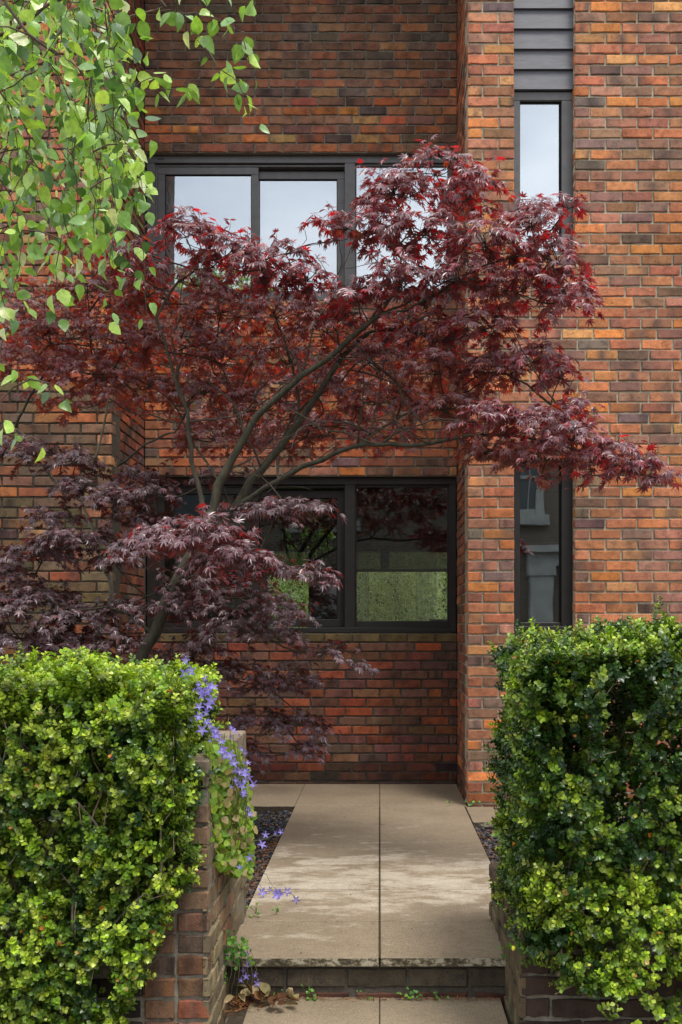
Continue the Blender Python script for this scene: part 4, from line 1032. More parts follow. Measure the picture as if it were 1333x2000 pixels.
PADS = [
 # px, py, Y, rx, ry(px), depth(m), twigs, palette
 # upper right crown
 (770, 370, 5.7, 80, 38, .30, 50, pal_top), (850, 330, 5.7, 88, 40, .35, 62, pal_top), (920, 370, 5.6, 72, 40, .30, 50, pal_top),
 (740, 440, 5.7, 60, 38, .30, 30, pal_top), (830, 450, 5.6, 90, 45, .35, 56, pal_top), (950, 470, 5.45, 95, 48, .35, 66, pal_top),
 (1040, 430, 5.5, 76, 50, .30, 58, pal_top), (1110, 400, 5.45, 38, 26, .15, 12, pal_top), (1090, 500, 5.4, 66, 56, .30, 58, pal_top),
 (1115, 575, 5.4, 50, 50, .25, 44, pal_top), (900, 540, 5.5, 90, 45, .35, 58, pal_top), (1010, 560, 5.5, 90, 50, .35, 60, pal_top),
 (680, 440, 5.9, 40, 26, .2, 12, pal_top), (640, 430, 5.95, 48, 26, .2, 18, pal_top), (780, 540, 5.6, 80, 45, .35, 50, pal_top), (700, 580, 5.7, 80, 40, .35, 42, pal_top),
 # left of the upper window
 (365, 455, 5.8, 72, 36, .3, 50, pal_top), (440, 490, 5.8, 80, 42, .3, 55, pal_top), (510, 520, 5.8, 70, 36, .3, 40, pal_top),
 (560, 490, 5.9, 48, 30, .2, 20, pal_top), (600, 540, 5.9, 60, 34, .3, 28, pal_top), (380, 550, 6.0, 80, 32, .3, 26, pal_mid),
 (250, 500, 6.0, 84, 46, .3, 48, pal_top), (170, 560, 6.1, 80, 48, .3, 46, pal_mid), (290, 570, 6.1, 70, 38, .3, 30, pal_mid), (150, 470, 6.2, 50, 30, .3, 18, pal_mid),
 # middle mass
 (430, 600, 6.1, 90, 42, .4, 46, pal_mid), (540, 610, 6.1, 90, 42, .4, 46, pal_mid), (640, 640, 6.1, 80, 42, .4, 42, pal_mid),
 (350, 660, 6.3, 90, 45, .4, 46, pal_mid), (250, 660, 6.3, 90, 50, .4, 52, pal_mid), (140, 650, 6.3, 90, 45, .4, 46, pal_mid), (50, 630, 6.3, 80, 50, .4, 40, pal_mid),
 (450, 690, 6.4, 90, 45, .4, 42, pal_mid), (560, 700, 6.4, 90, 45, .4, 42, pal_mid), (400, 760, 6.4, 95, 45, .4, 44, pal_mid),
 (510, 790, 6.4, 90, 45, .4, 40, pal_mid), (290, 750, 6.4, 90, 40, .4, 42, pal_mid), (180, 720, 6.4, 90, 45, .4, 46, pal_mid), (60, 700, 6.4, 80, 40, .4, 24, pal_mid),
 (620, 760, 6.3, 90, 45, .4, 42, pal_mid), (720, 700, 6.1, 90, 45, .4, 46, pal_mid), (740, 780, 6.2, 90, 40, .4, 44, pal_mid),
 (640, 840, 6.4, 100, 38, .4, 36, pal_mid), (760, 850, 6.2, 80, 30, .4, 26, pal_mid), (420, 850, 6.4, 90, 40, .4, 34, pal_mid), (540, 870, 6.4, 80, 32, .3, 24, pal_mid),
 (830, 640, 5.8, 90, 42, .35, 52, pal_top), (930, 640, 5.6, 90, 42, .35, 52, pal_top), (860, 720, 5.8, 100, 45, .4, 56, pal_mid),
 (960, 720, 5.7, 80, 42, .35, 46, pal_mid), (1040, 700, 5.5, 80, 32, .3, 46, pal_top), (1095, 730, 5.4, 46, 34, .2, 26, pal_top), (880, 790, 5.8, 90, 32, .35, 40, pal_mid),
 # long right-hand spray
 (950, 810, 5.4, 80, 34, .3, 50, pal_top), (1040, 820, 5.35, 90, 36, .3, 58, pal_top), (1110, 850, 5.3, 80, 38, .3, 54, pal_top), (1130, 790, 5.35, 46, 20, .2, 14, pal_top),
 (1180, 880, 5.3, 70, 34, .25, 44, pal_top), (1240, 905, 5.25, 60, 28, .2, 34, pal_top), (1295, 928, 5.2, 36, 20, .15, 14, pal_top), (1050, 890, 5.4, 90, 30, .3, 40, pal_mid), (960, 875, 5.6, 70, 28, .3, 26, pal_mid),
 (1170, 925, 5.3, 34, 20, .15, 8, pal_top), (1055, 930, 5.4, 22, 16, .1, 5, pal_mid),
 # the lit pad over the lower window
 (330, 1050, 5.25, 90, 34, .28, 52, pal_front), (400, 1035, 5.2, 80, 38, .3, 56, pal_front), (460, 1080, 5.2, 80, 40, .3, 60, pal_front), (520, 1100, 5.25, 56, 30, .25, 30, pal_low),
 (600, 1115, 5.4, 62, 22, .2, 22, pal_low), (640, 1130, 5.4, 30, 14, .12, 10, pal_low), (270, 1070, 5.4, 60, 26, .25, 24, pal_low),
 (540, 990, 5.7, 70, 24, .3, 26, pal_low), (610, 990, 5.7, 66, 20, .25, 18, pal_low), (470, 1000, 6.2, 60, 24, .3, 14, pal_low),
 # low skirts, in the shade-darkened palette
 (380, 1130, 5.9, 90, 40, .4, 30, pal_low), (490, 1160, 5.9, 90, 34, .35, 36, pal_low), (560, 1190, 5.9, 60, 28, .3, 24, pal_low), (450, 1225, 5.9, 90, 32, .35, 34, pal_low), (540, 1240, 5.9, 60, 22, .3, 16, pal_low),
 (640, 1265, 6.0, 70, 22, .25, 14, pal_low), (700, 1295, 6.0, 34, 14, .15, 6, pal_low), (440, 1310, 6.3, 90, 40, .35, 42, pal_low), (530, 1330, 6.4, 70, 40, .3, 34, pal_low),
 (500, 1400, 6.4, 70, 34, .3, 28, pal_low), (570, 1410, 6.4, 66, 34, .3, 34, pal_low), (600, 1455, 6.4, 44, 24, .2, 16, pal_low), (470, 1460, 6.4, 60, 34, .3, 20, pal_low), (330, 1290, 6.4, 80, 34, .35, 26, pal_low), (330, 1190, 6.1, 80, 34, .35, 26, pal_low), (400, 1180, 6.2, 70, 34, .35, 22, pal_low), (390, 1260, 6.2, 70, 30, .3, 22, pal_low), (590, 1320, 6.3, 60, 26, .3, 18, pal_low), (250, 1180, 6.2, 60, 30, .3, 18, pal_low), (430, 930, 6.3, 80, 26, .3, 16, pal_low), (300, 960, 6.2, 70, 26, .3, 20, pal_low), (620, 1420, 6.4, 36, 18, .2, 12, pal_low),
]
for (x, y) in ((40, 600), (140, 610), (40, 680), (130, 700), (60, 560), (170, 540), (260, 560), (240, 640), (330, 600), (420, 640), (520, 640), (620, 600), (700, 640), (780, 620), (330, 700), (430, 720), (520, 740), (620, 700), (700, 740), (790, 700), (200, 760), (300, 800), (400, 820), (500, 840), (600, 820), (700, 810), (800, 780), (120, 780)):
    PADS.append((x, y, 6.9 if x < 300 else 7.3, 85, 36, .4, 13, pal_mid))
for (x, y, Y, rx_, ry_, dep, ntw, pal) in PADS:
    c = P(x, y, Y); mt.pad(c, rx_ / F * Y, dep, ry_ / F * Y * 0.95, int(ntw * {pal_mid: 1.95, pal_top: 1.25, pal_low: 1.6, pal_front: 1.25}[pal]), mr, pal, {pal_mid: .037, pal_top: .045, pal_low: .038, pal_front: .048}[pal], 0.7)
# fine dark branches fanning up and out of the limbs
A_ = np.array([q for q in mt.nodes if q[2] > 1.9]); 
for k in range(95):
    st = A_[mr.integers(0, len(A_))]; a_ = mr.normal(0, .7); L = mr.uniform(.35, .85)
    d = np.array([math.sin(a_) * 1.0 + .15, mr.normal(.1, .45), abs(math.cos(a_)) * .85]); p_ = [st]
    for i in range(5):
        d = d + mr.normal(0, .22, 3) + np.array([0, 0, -.05]); p_.append(p_[-1] + d / np.linalg.norm(d) * L / 5)
    if p_[-1][2] > 3.7 - max(0, p_[-1][0]) * .1 or p_[-1][0] > .7 or p_[-1][1] > 7.4: continue
    o = smooth_poly(p_, .04, .003, mr); mt.tw.tube(o, np.linspace(.0062, .0018, len(o)), 5, False)
    for sg in (-1, 1):
        q0 = o[len(o) // 2]; e_ = q0 + (o[-1] - q0) * .7 + np.array([sg * .12, mr.normal(0, .08), mr.normal(0, .05)]); mt.tw.tube(smooth_poly([q0, (q0 + e_) / 2 + mr.normal(0, .01, 3), e_], .04, .002, mr), .0018, 4, False)
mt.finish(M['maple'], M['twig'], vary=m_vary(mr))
# winged seeds hanging in pink-red bunches
wv = np.array([(0, 0, 0), (.35, .16, .02), (1, .22, .05), (1.05, .02, .04), (.4, -.06, 0)], float); wf = [np.array([(0, 1, 3), (1, 2, 3), (0, 3, 4)])]
ps, ds, nn_, ss = [], [], [], []
for (x, y, Y, k) in ((1150, 560, 5.35, 40), (1130, 640, 5.35, 34), (1110, 600, 5.3, 26), (1140, 480, 5.3, 16), (1040, 470, 5.3, 18), (1010, 850, 5.2, 22), (1080, 830, 5.2, 20), (1210, 890, 5.15, 18), (1090, 660, 5.4, 12), (1080, 740, 5.4, 20), (1110, 770, 5.35, 10), (900, 385, 5.55, 20), (960, 360, 5.5, 14), (930, 815, 5.3, 24), (980, 845, 5.3, 16),
                     (1160, 930, 5.25, 14), (1230, 945, 5.2, 14), (1310, 915, 5.2, 8), (1090, 935, 5.3, 8), (450, 1125, 5.1, 26), (490, 1118, 5.1, 18), (520, 1140, 5.15, 12), (670, 590, 5.6, 12), (420, 520, 5.7, 10), (570, 545, 5.8, 12), (1150, 400, 5.4, 8), (240, 700, 6.2, 14), (200, 660, 6.2, 12)):
    c = P(x, y, Y)
    for i in range(k):
        p = c + mr.normal(0, 1, 3) * [.05, .05, .03]; th = mr.uniform(0, 6.28)
        for sg in (0, 1):
            ps.append(p); ds.append([math.cos(th + sg * 2.6), math.sin(th + sg * 2.6), -.4 + mr.normal(0, .2)]); nn_.append([0, -.6, 1 + mr.normal(0, .2)]); ss.append(mr.uniform(.012, .018))
n = len(ps)
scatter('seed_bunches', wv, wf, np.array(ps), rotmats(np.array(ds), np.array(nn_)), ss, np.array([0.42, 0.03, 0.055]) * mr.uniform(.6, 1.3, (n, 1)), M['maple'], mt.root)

# slim second maple at the left, pale stem
b2 = P(168, 1400, 6.6); b2[2] = 0.12
m2 = Tree('maple_tree', tuple(b2), 'slim pale-barked maple with purple leaves coloured dark for shade against the left wing wall', 'tree')
m2.limb([b2, P(172, 1300, 6.6), P(178, 1265, 6.6), P(212, 1195, 6.6), P(214, 1130, 6.6), P(198, 1100, 6.6), P(185, 1040, 6.6), P(160, 980, 6.6), P(170, 930, 6.6)], 0.040, 0.012, M['pale_bark'], 'trunk')
m2.limb([P(170, 930, 6.6), P(190, 880, 6.6), P(206, 815, 6.6), P(212, 760, 6.6)], 0.012, 0.006, M['pale_bark'])
m2.limb([P(160, 980, 6.6), P(110, 945, 6.5), P(95, 905, 6.5), P(60, 860, 6.5), P(30, 835, 6.5)], 0.010, 0.005, M['pale_bark'])
m2.limb([P(30, 835, 6.5), P(60, 770, 6.4), P(100, 715, 6.4), P(125, 660, 6.4), P(135, 610, 6.4)], 0.012, 0.005, Bk)
m2.limb([P(105, 940, 6.5), P(80, 905, 6.5), P(70, 900, 6.4), P(20, 885, 6.3)], 0.008, 0.004, Bk)
m2.limb([P(214, 1195, 6.6), P(250, 1180, 6.4), P(300, 1160, 6.2)], 0.012, 0.008, Bk)
m2.limb([P(180, 1262, 6.6), P(120, 1210, 6.4), P(70, 1120, 6.3)], 0.012, 0.004, Bk)
for (x, y, Y, rx_, ry_, dep, ntw) in ((60, 880, 6.2, 80, 30, .3, 34), (150, 900, 6.2, 60, 22, .3, 16), (170, 950, 6.2, 70, 26, .3, 26), (230, 970, 6.1, 60, 30, .3, 26), (110, 1010, 6.2, 60, 24, .3, 20), (150, 1050, 6.1, 90, 34, .3, 46),
        (70, 1080, 6.2, 80, 30, .3, 40), (20, 1110, 6.2, 50, 30, .3, 16), (220, 1090, 6.1, 60, 26, .3, 18), (70, 1160, 6.2, 90, 40, .35, 54), (160, 1200, 6.2, 80, 34, .35, 34), (40, 1240, 6.2, 90, 40, .35, 50), (130, 1260, 6.2, 90, 34, .35, 46), (230, 1250, 6.1, 70, 34, .3, 30),
        (10, 1180, 6.1, 60, 30, .3, 20), (270, 1010, 6.3, 60, 30, .3, 22), (290, 930, 6.4, 60, 28, .3, 22)):
    m2.pad(P(x, y, Y), rx_ / F * Y, dep, ry_ / F * Y, int(ntw * 2.0), mr, pal_low, 0.039, 0.65)
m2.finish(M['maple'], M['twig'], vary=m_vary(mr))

# ------------------------------------------------------------------ birch, overhanging from the left near the camera
bR = np.random.default_rng(55)
bt = Tree('birch_tree', (-2.1, 2.9, -0.05), 'birch tree overhanging the top left with drooping pale green leaves', 'tree')
bt.limb([(-2.1, 2.9, -0.05), (-2.08, 2.9, 1.2), (-2.0, 2.95, 2.6), (-1.92, 3.0, 4.0), (-1.9, 3.0, 5.4)], 0.085, 0.035, M['birch_bark'], 'trunk', 12)
bt.limb([(-2.02, 2.95, 2.4), (-1.6, 3.0, 2.95), P(-60, -60, 3.1), P(60, -90, 3.1), P(250, -60, 3.1), P(320, 15, 3.1)], 0.022, 0.005, M['birch_twig'])
bt.limb([(-1.97, 2.97, 3.0), (-1.5, 3.0, 3.3), P(-20, 70, 3.2), P(90, 10, 3.2), P(180, -30, 3.2)], 0.014, 0.004, M['birch_twig'])
bt.limb([(-1.95, 2.97, 3.3), P(-40, -150, 2.9), P(10, 10, 2.9), P(60, 70, 2.9), P(110, 105, 2.9)], 0.012, 0.004, M['birch_twig'])
BV, BF = ovate(8, 0.36, 0.22, 0.22, serr=0.10)
STR = [  # hanging shoots: pixel polylines, depth, leaf spacing
 ([(300, 20), (345, 22), (375, 60), (410, 110), (425, 130)], 3.1, .020), ([(345, 22), (395, 28), (440, 45), (475, 65), (487, 100)], 3.1, .019), ([(425, 130), (465, 160), (480, 200), (500, 235)], 3.1, .018), ([(475, 65), (485, 110), (492, 150), (500, 165)], 3.1, .02),
 ([(430, -25), (470, -15), (485, 5)], 3.0, .02), ([(340, -20), (380, -20), (430, -10)], 3.0, .02),
 ([(210, 60), (222, 145), (255, 165), (300, 178), (345, 172), (372, 178)], 3.05, .022), ([(260, 170), (300, 150), (345, 155), (372, 165)], 3.1, .024),
 ([(110, 105), (150, 130), (170, 165), (205, 215), (235, 285), (255, 350), (262, 420)], 3.0, .020), ([(205, 215), (215, 290), (210, 360), (222, 430), (215, 520), (220, 625)], 3.05, .026),
 ([(60, 70), (110, 150), (140, 200), (175, 260), (190, 300)], 2.9, .022), ([(0, 180), (40, 230), (60, 290), (65, 330)], 2.9, .020),
 ([(262, 420), (280, 500), (282, 560), (288, 620)], 3.1, .045), ([(140, 300), (150, 360), (150, 420), (130, 480)], 3.0, .020),
 ([(20, 380), (40, 450), (38, 520), (20, 580)], 2.9, .020), ([(0, 560), (10, 600), (15, 640)], 2.9, .022), ([(0, 690), (20, 720), (60, 740), (100, 750)], 2.95, .028), ([(95, 750), (115, 775), (140, 800)], 2.95, .025), ([(0, 780), (10, 820), (20, 850)], 3.0, .03), ([(20, 850), (60, 850), (70, 870)], 3.0, .05),
 ([(250, -40), (262, 10), (268, 50), (262, 90)], 2.8, .018), ([(180, -60), (205, 0), (215, 60), (212, 110)], 2.75, .018), ([(100, -80), (112, -10), (120, 60), (112, 120)], 2.75, .018),
 ([(262, 350), (268, 420), (262, 480), (255, 540)], 3.1, .03), ([(230, 300), (262, 330), (275, 380), (280, 430)], 3.05, .024)]
for i in range(158):
    x = bR.uniform(-40, 255); y0_ = bR.uniform(-110, 520); lim = np.interp(x, [0, 60, 120, 200, 262], [600, 570, 550, 500, 420])
    if y0_ > lim - 60 or (y0_ > 230 and bR.random() < .35) or (y0_ > 330 and x > 150 and bR.random() < .5): continue
    th = math.radians(np.clip(bR.normal(18, 34), -45, 88)); L = bR.uniform(70, 190); pl_ = [(x, y0_)]; n_ = 5
    for k in range(n_):
        th *= .80; q_ = pl_[-1]; pl_.append((q_[0] + math.sin(th) * L / n_ + bR.normal(0, 3), q_[1] + math.cos(th) * L / n_))
    pl_ = [q_ for q_ in pl_ if q_[0] < 292 - max(0, q_[1] - 330) * .2]
    if len(pl_) > 2: STR.append((pl_, bR.uniform(2.7, 3.7), .021))
def bcol(rng):
    k = rng.random()
    if k < .12: return lin((74, 112, 56)) * rng.uniform(.6, 1.1)
    if k < .17: return lin((206, 216, 168)) * rng.uniform(.7, 1.1)
    if k < .5: return lin((136, 178, 76)) * rng.uniform(.6, 1.15)
    if k < .8: return lin((120, 160, 84)) * rng.uniform(.6, 1.1)
    return lin((176, 208, 100)) * rng.uniform(.7, 1.1)
for (pl_, Y, sp_) in STR:
    o = smooth_poly([P(x, y, Y + i * 0.02) for i, (x, y) in enumerate(pl_)], 0.02, .0012, bR)
    st = bt.nearest(o[0], False); L = np.linalg.norm(st - o[0])
    if 0.03 < L: 
        c = smooth_poly([st, (st + o[0]) / 2 + np.array([0, 0, .06 * L]), o[0]], 0.04, .003, bR); bt.tw.tube(c, np.linspace(.0030, .0016, len(c)), 4, False)
    bt.tw.tube(o, np.linspace(.0017, .0007, len(o)), 4, False); bt.nodes += [tuple(p) for p in o[::4]]
    s_ = np.concatenate([[0], np.cumsum(np.linalg.norm(np.diff(o, axis=0), axis=1))]); d0 = bR.uniform(0, .02); side = 1
    while d0 < s_[-1] + .001:
        k = min(len(o) - 1, np.searchsorted(s_, d0)); q = o[k]; side = -side
        th = bR.uniform(-1.1, 1.1) + (0 if side > 0 else math.pi)
        pet = np.array([math.cos(th), math.sin(th) * .8, -0.25]) * bR.uniform(.010, .022)
        bt.tw.tube([q, q + pet * .6 + [0, 0, .002], q + pet], .0005, 3, False)
        d = np.array([math.cos(th) * .45, math.sin(th) * .45, -bR.uniform(.0, 1.25)]) + bR.normal(0, .34, 3)
        nn = np.array([math.cos(th + .8 * side), math.sin(th) - .45, .55]) + bR.normal(0, .45, 3)
        bt.leafp.append(q + pet); bt.leafd.append(d); bt.leafn.append(nn); bt.leafs.append(bR.uniform(.030, .056)); bt.leafc.append(bcol(bR)); d0 += sp_ * bR.uniform(.6, 1.3)
# the crown goes on unseen, its leaves placed to shade the lower left
for i in range(5200):
    v_ = bR.normal(size=3); v_ /= np.linalg.norm(v_); v_ *= bR.random() ** .4
    q = np.array([-2.15, 4.8, 5.12]) + v_ * [1.3, 1.2, .52]
    bt.leafp.append(q); bt.leafd.append(bR.normal(0, .6, 3) + [0, 0, -.8]); bt.leafn.append(bR.normal(0, .6, 3) + [0, -.4, .6]); bt.leafs.append(bR.uniform(.045, .07)); bt.leafc.append(bcol(bR))
bt.limb([(-1.92, 3.0, 4.0), (-1.95, 3.8, 4.7), (-2.05, 4.8, 5.1), (-2.1, 5.7, 5.3)], .03, .006, M['birch_twig'])
for k in range(16):
    a_ = k * .8; bt.limb([(-2.0, 4.2 + k * .05, 4.95), (-2.1 + math.cos(a_) * .6, 4.7 + math.sin(a_) * .5, 5.1), (-2.15 + math.cos(a_) * 1.1, 4.8 + math.sin(a_), 5.1 + .1 * (k % 3))], .008, .002, M['birch_twig'], n=4)
def bvary(T):
    n = len(T); T = T.copy(); T[:, :, 2] *= bR.uniform(-.3, 2.2, (n, 1)); T[:, :, 1] *= bR.uniform(.85, 1.25, (n, 1)); return T
bt.finish(M['birch'], M['birch_twig'], tv=BV, tf=BF, vary=bvary, smooth=True)

# ================================================================== BELLFLOWERS
cr = np.random.default_rng(91)
def flower_mesh():
    V = [(0, 0, -.25)]; F = []; C = [lin((190, 185, 235))]
    for k in range(5):
        a = k * 2 * math.pi / 5; ca, sa = math.cos(a), math.sin(a)
        def pt(r, s, z): return (r * ca - s * sa, r * sa + s * ca, z)
        i = len(V); V += [pt(.30, -.17, -.05), pt(.30, .17, -.05), pt(.62, -.15, .10), pt(.62, .15, .10), pt(1.0, 0, .02)]
        F += [(0, i, i + 1), (i, i + 2, i + 3), (i, i + 3, i + 1), (i + 2, i + 4, i + 3)]
        C += [lin((158, 146, 222))] * 2 + [lin((134, 118, 210))] * 3
    me = bpy.data.meshes.new('flower'); me.from_pydata(V, [], F); a = me.color_attributes.new('Col', 'FLOAT_COLOR', 'POINT')
    c = np.ones((len(V), 4), dtype=np.float32); c[:, :3] = np.array(C); a.data.foreach_set('color', c.ravel()); me.materials.append(M['petal']); me.update(); return me
FM = flower_mesh()
HV, HF = ovate(6, 0.52, 0.25, 0.12)
def bellflower(name, loc, label, flowers, leafs, stems, cols_):
    root = thing(name, loc, label, 'flower')
    base = np.array(loc)
    s = MB()
    for st in stems: s.tube(smooth_poly(st, .02, .002, cr), .0012, 4, False)
    s.build('stems', M['stemgreen'], root, smooth=True)
    ps = np.array([l[0] for l in leafs]); nrm = np.array([l[1] for l in leafs]); n = len(ps)
    d = cr.normal(0, .5, (n, 3)) + np.array([0, 0, -.8])
    cc = cols_[cr.integers(0, len(cols_), n)] * cr.uniform(.7, 1.15, (n, 1))
    scatter('leaves', HV, HF, ps, rotmats(d, nrm + cr.normal(0, .35, (n, 3))), np.array([l[2] for l in leafs]), cc, M['soft'], root, True)
    for (p, sz) in flowers:
        o = bpy.data.objects.new('flower', FM); col.objects.link(o); o.parent = root
        o.location = p - base; nv = Vector((cr.normal(0, .5) + .1, -1.0 + cr.normal(0, .3), .45 + cr.normal(0, .4)))
        o.rotation_euler = nv.to_track_quat('Z', 'Y').to_euler(); o.rotation_euler.rotate_axis('Z', cr.uniform(0, 6)); o.scale = (sz, sz, sz * cr.uniform(.6, 1.6))
M['stemgreen'] = plain('green_stem', (0.14, 0.13, 0.05), .6)
lc = np.array([lin((150, 176, 60)), lin((124, 160, 52)), lin((104, 146, 52)), lin((160, 180, 84)), lin((140, 172, 64)), lin((168, 150, 104))])
fl, lf, stm = [], [], []
FP = [(362, 1287, 3.6), (360, 1318, 3.6), (376, 1314, 3.58), (400, 1318, 3.62), (392, 1342, 3.62), (408, 1340, 3.64), (405, 1350, 3.6), (396, 1362, 3.6), (410, 1365, 3.62), (390, 1375, 3.6), (402, 1378, 3.6), (412, 1352, 3.6), (388, 1345, 3.6),
      (395, 1398, 3.62), (406, 1394, 3.62), (388, 1405, 3.6), (401, 1412, 3.6), (392, 1422, 3.62), (410, 1425, 3.64), (418, 1434, 3.66), (424, 1436, 3.66), (414, 1440, 3.66), (428, 1446, 3.68), (452, 1426, 3.95), (447, 1440, 3.9),
      (440, 1462, 3.75), (430, 1466, 3.72), (443, 1478, 3.8), (452, 1485, 3.8), (462, 1492, 3.85), (474, 1470, 3.95), (460, 1505, 3.85), (470, 1500, 3.9), (466, 1510, 3.9), (478, 1508, 3.95), (482, 1492, 4.0), (462, 1518, 3.85), (472, 1524, 3.9), (482, 1522, 4.0),
      (468, 1535, 3.9), (478, 1558, 3.95), (480, 1544, 3.9), (494, 1592, 4.0), (521, 1630, 4.1), (533, 1634, 4.1), (548, 1628, 4.1), (510, 1651, 4.0), (491, 1672, 4.0), (471, 1698, 3.9), (487, 1530, 4.0),
      (530, 1738, 4.0), (545, 1736, 4.0), (553, 1742, 4.0), (550, 1750, 4.0), (578, 1749, 4.0), (511, 1745, 4.0), (540, 1745, 4.0), (486, 1585, 4.0)]
for (x, y, Y) in FP: fl.append((P(x + cr.normal(0, 4), y + cr.normal(0, 5), Y + cr.normal(0, .02)), cr.uniform(.014, .025)))
# small buds and extra blossoms around
for i in range(26):
    x, y, Y = FP[cr.integers(5, 40)]; fl.append((P(x + cr.normal(0, 9), y + cr.normal(0, 9), Y + .03), cr.uniform(.009, .014)))
def curtain(y):  # left and right edge of the hanging curtain, in photo rows
    return np.interp(y, [1440, 1480, 1560, 1620, 1690, 1710], [396, 408, 412, 412, 428, 460]), np.interp(y, [1440, 1500, 1600, 1640, 1690, 1710], [450, 482, 496, 495, 490, 480])
for i in range(1150):
    y = cr.uniform(1445, 1705); a, b = curtain(y); x = cr.uniform(a, b); Y = -0.545 * F / (x - 742) if x < 742 else 4; Y = np.interp(x, [400, 500], [3.74, 4.25]) + cr.normal(0, .04)
    lf.append((P(x, y, Y), np.array([.55, -.8, .35]), cr.uniform(.014, .036)))
for i in range(40):
    x0_, y0_ = cr.uniform(405, 480), cr.uniform(1430, 1520); stm.append([P(x0_, y0_, 3.95), P(x0_ + 6, y0_ + 60, 3.95), P(x0_ + cr.normal(4, 6), y0_ + cr.uniform(90, 170), 3.98)])
stm.append([P(362, 1290, 3.6), P(368, 1330, 3.62), P(378, 1380, 3.66), P(400, 1440, 3.7)]); stm.append([P(400, 1330, 3.62), P(402, 1400, 3.64), P(415, 1450, 3.7)])
stm.append([P(495, 1690, 4.1), P(520, 1710, 4.05), P(535, 1735, 4.0), P(552, 1745, 4.0)]); stm.append([P(490, 1700, 4.1), P(515, 1740, 4.02), P(545, 1742, 4.0), P(578, 1750, 4.0)])
stm.append([P(485, 1640, 4.1), P(510, 1640, 4.1), P(548, 1632, 4.1)]); stm.append([P(447, 1400, 3.92), P(450, 1440, 3.9), P(455, 1480, 3.88)])
bellflower('bellflower', (-0.55, 4.0, 0.16), 'trailing bellflower with violet stars draped over the left garden wall', fl, lf, stm, lc)
fl, lf, stm = [], [], []
for (x, y) in ((421, 1848), (419, 1866), (434, 1864), (482, 1863), (486, 1877), (484, 1886), (476, 1896), (481, 1908), (431, 1905), (424, 1914), (433, 1929), (424, 1949), (471, 1915), (503, 1921), (496, 1938), (503, 1950), (483, 1957), (505, 1968), (428, 1895), (499, 1905)):
    fl.append((P(x, y, YS - .05), cr.uniform(.013, .019)))
gc = np.array([lin((96, 146, 62)), lin((80, 128, 58)), lin((122, 168, 70))])
for i in range(90): lf.append((P(cr.normal(455, 18), cr.normal(1852, 16), YS - .06 + cr.normal(0, .02)), np.array([.1, -.8, .6]), cr.uniform(.011, .02)))
for i in range(22): lf.append((P(cr.normal(436, 6), cr.uniform(1875, 1920), YS - .06), np.array([.1, -.8, .6]), cr.uniform(.008, .014)))
for k in range(7): stm.append([P(452 + k * 6, 1855, YS - .05), P(452 + k * 8, 1895, YS - .08), P(440 + k * 11, 1950, YS - .06)])
bellflower('bellflower', (-0.55, YS - .04, 0.0), 'small bellflower growing from the left end of the step', fl, lf, stm, gc)

# seedlings in the joints
def seedling(x, y, Y, nl, sz, label, spread=.03):
    root = thing('weed_seedling', tuple(P(x, y, Y)), label, 'weed', 'weeds in the paving joints')
    b = P(x, y, Y); ps, ds, ns = [], [], []; s = MB()
    for i in range(nl):
        e = b + np.array([cr.normal(0, spread), cr.normal(0, .008) - .008, abs(cr.normal(.018, .014))]); s.tube([b, (b + e) / 2 + [0, 0, .005], e], .0007, 3, False)
        ps.append(e); ds.append([cr.normal(0, 1), cr.normal(-.4, .6), cr.normal(0, .3)]); ns.append([0, -.6, .9])
    s.build('stems', M['stemgreen'], root)
    scatter('leaves', HV, HF, np.array(ps), rotmats(np.array(ds), np.array(ns)), cr.uniform(.6, 1.1, nl) * sz, gc[cr.integers(0, 3, nl)] * cr.uniform(.8, 1.3, (nl, 1)), M['soft'], root, True)
YB = YS - .012
seedling(604, 1952, YB, 14, .017, 'round-leaved seedling below the step, left of the centre joint', .016)
seedling(545, 1951, YB, 11, .013, 'straggling seedlings below the step beside the dry leaf heap', .035)
seedling(800, 1951, YB, 15, .016, 'largest seedling below the step, right of the centre joint', .022)
seedling(855, 1951, YB, 7, .012, 'small seedling below the step, rightmost of the row', .02)
seedling(718, 1952, YB, 6, .010, 'tiny seedlings below the step at the centre joint', .03)
seedling(500, 1785, 4.75, 9, .016, 'pale seedling creeping on the path under the violet flowers', .02)
seedling(541, 1784, 4.78, 6, .013, 'tiny tuft on the path right of the pale seedling', .012)
seedling(918, 1573, 7.62, 7, .022, 'seedling at the foot of the brick pier', .02)
seedling(985, 1868, 4.15, 10, .016, 'seedling sprouting at the right end of the step', .02)
seedling(880, 1574, 7.62, 7, .014, 'tiny weeds in the joint left of the brick pier', .05)

# ================================================================== BEYOND: BACK GARDEN AND THE HOUSE OPPOSITE
g = MB(); g.box(-8, 8, 15.2, 30, -0.0599, 0.1); g.build('lawn', plain('lawn', (0.06, 0.10, 0.03), .95, .2, 8, .3), kind='structure')
ol = np.random.default_rng(12)
def garden_tree(nm, label, x, y, w_, h_, c, n, size, wd):
    root = thing(nm, (x, y, 0.1), label, 'tree')
    s = MB(); s.tube([(x, y, .1), (x + .05, y, 1.2), (x, y, h_ * .7)], [.09, .06, .02], 8); s.build('trunk', M['pale_bark'], root, smooth=True)
    d = rand_dirs(n, ol); r = ol.random(n) ** .33
    p = np.array([x, y, h_ * .56]) + d * r[:, None] * [w_, w_ * .8, h_ * .5]; p = p[p[:, 2] > .15]; m = len(p)
    tv, tf = ovate(2, wd, .2, .1)
    scatter('crown', tv, tf, p, rotmats(rand_dirs(m, ol) + [0, 0, .8], rand_dirs(m, ol) + [0, -.5, .5]), ol.uniform(.7, 1.2, m) * size, np.array(c) * ol.uniform(.6, 1.4, (m, 1)), M['soft'], root)
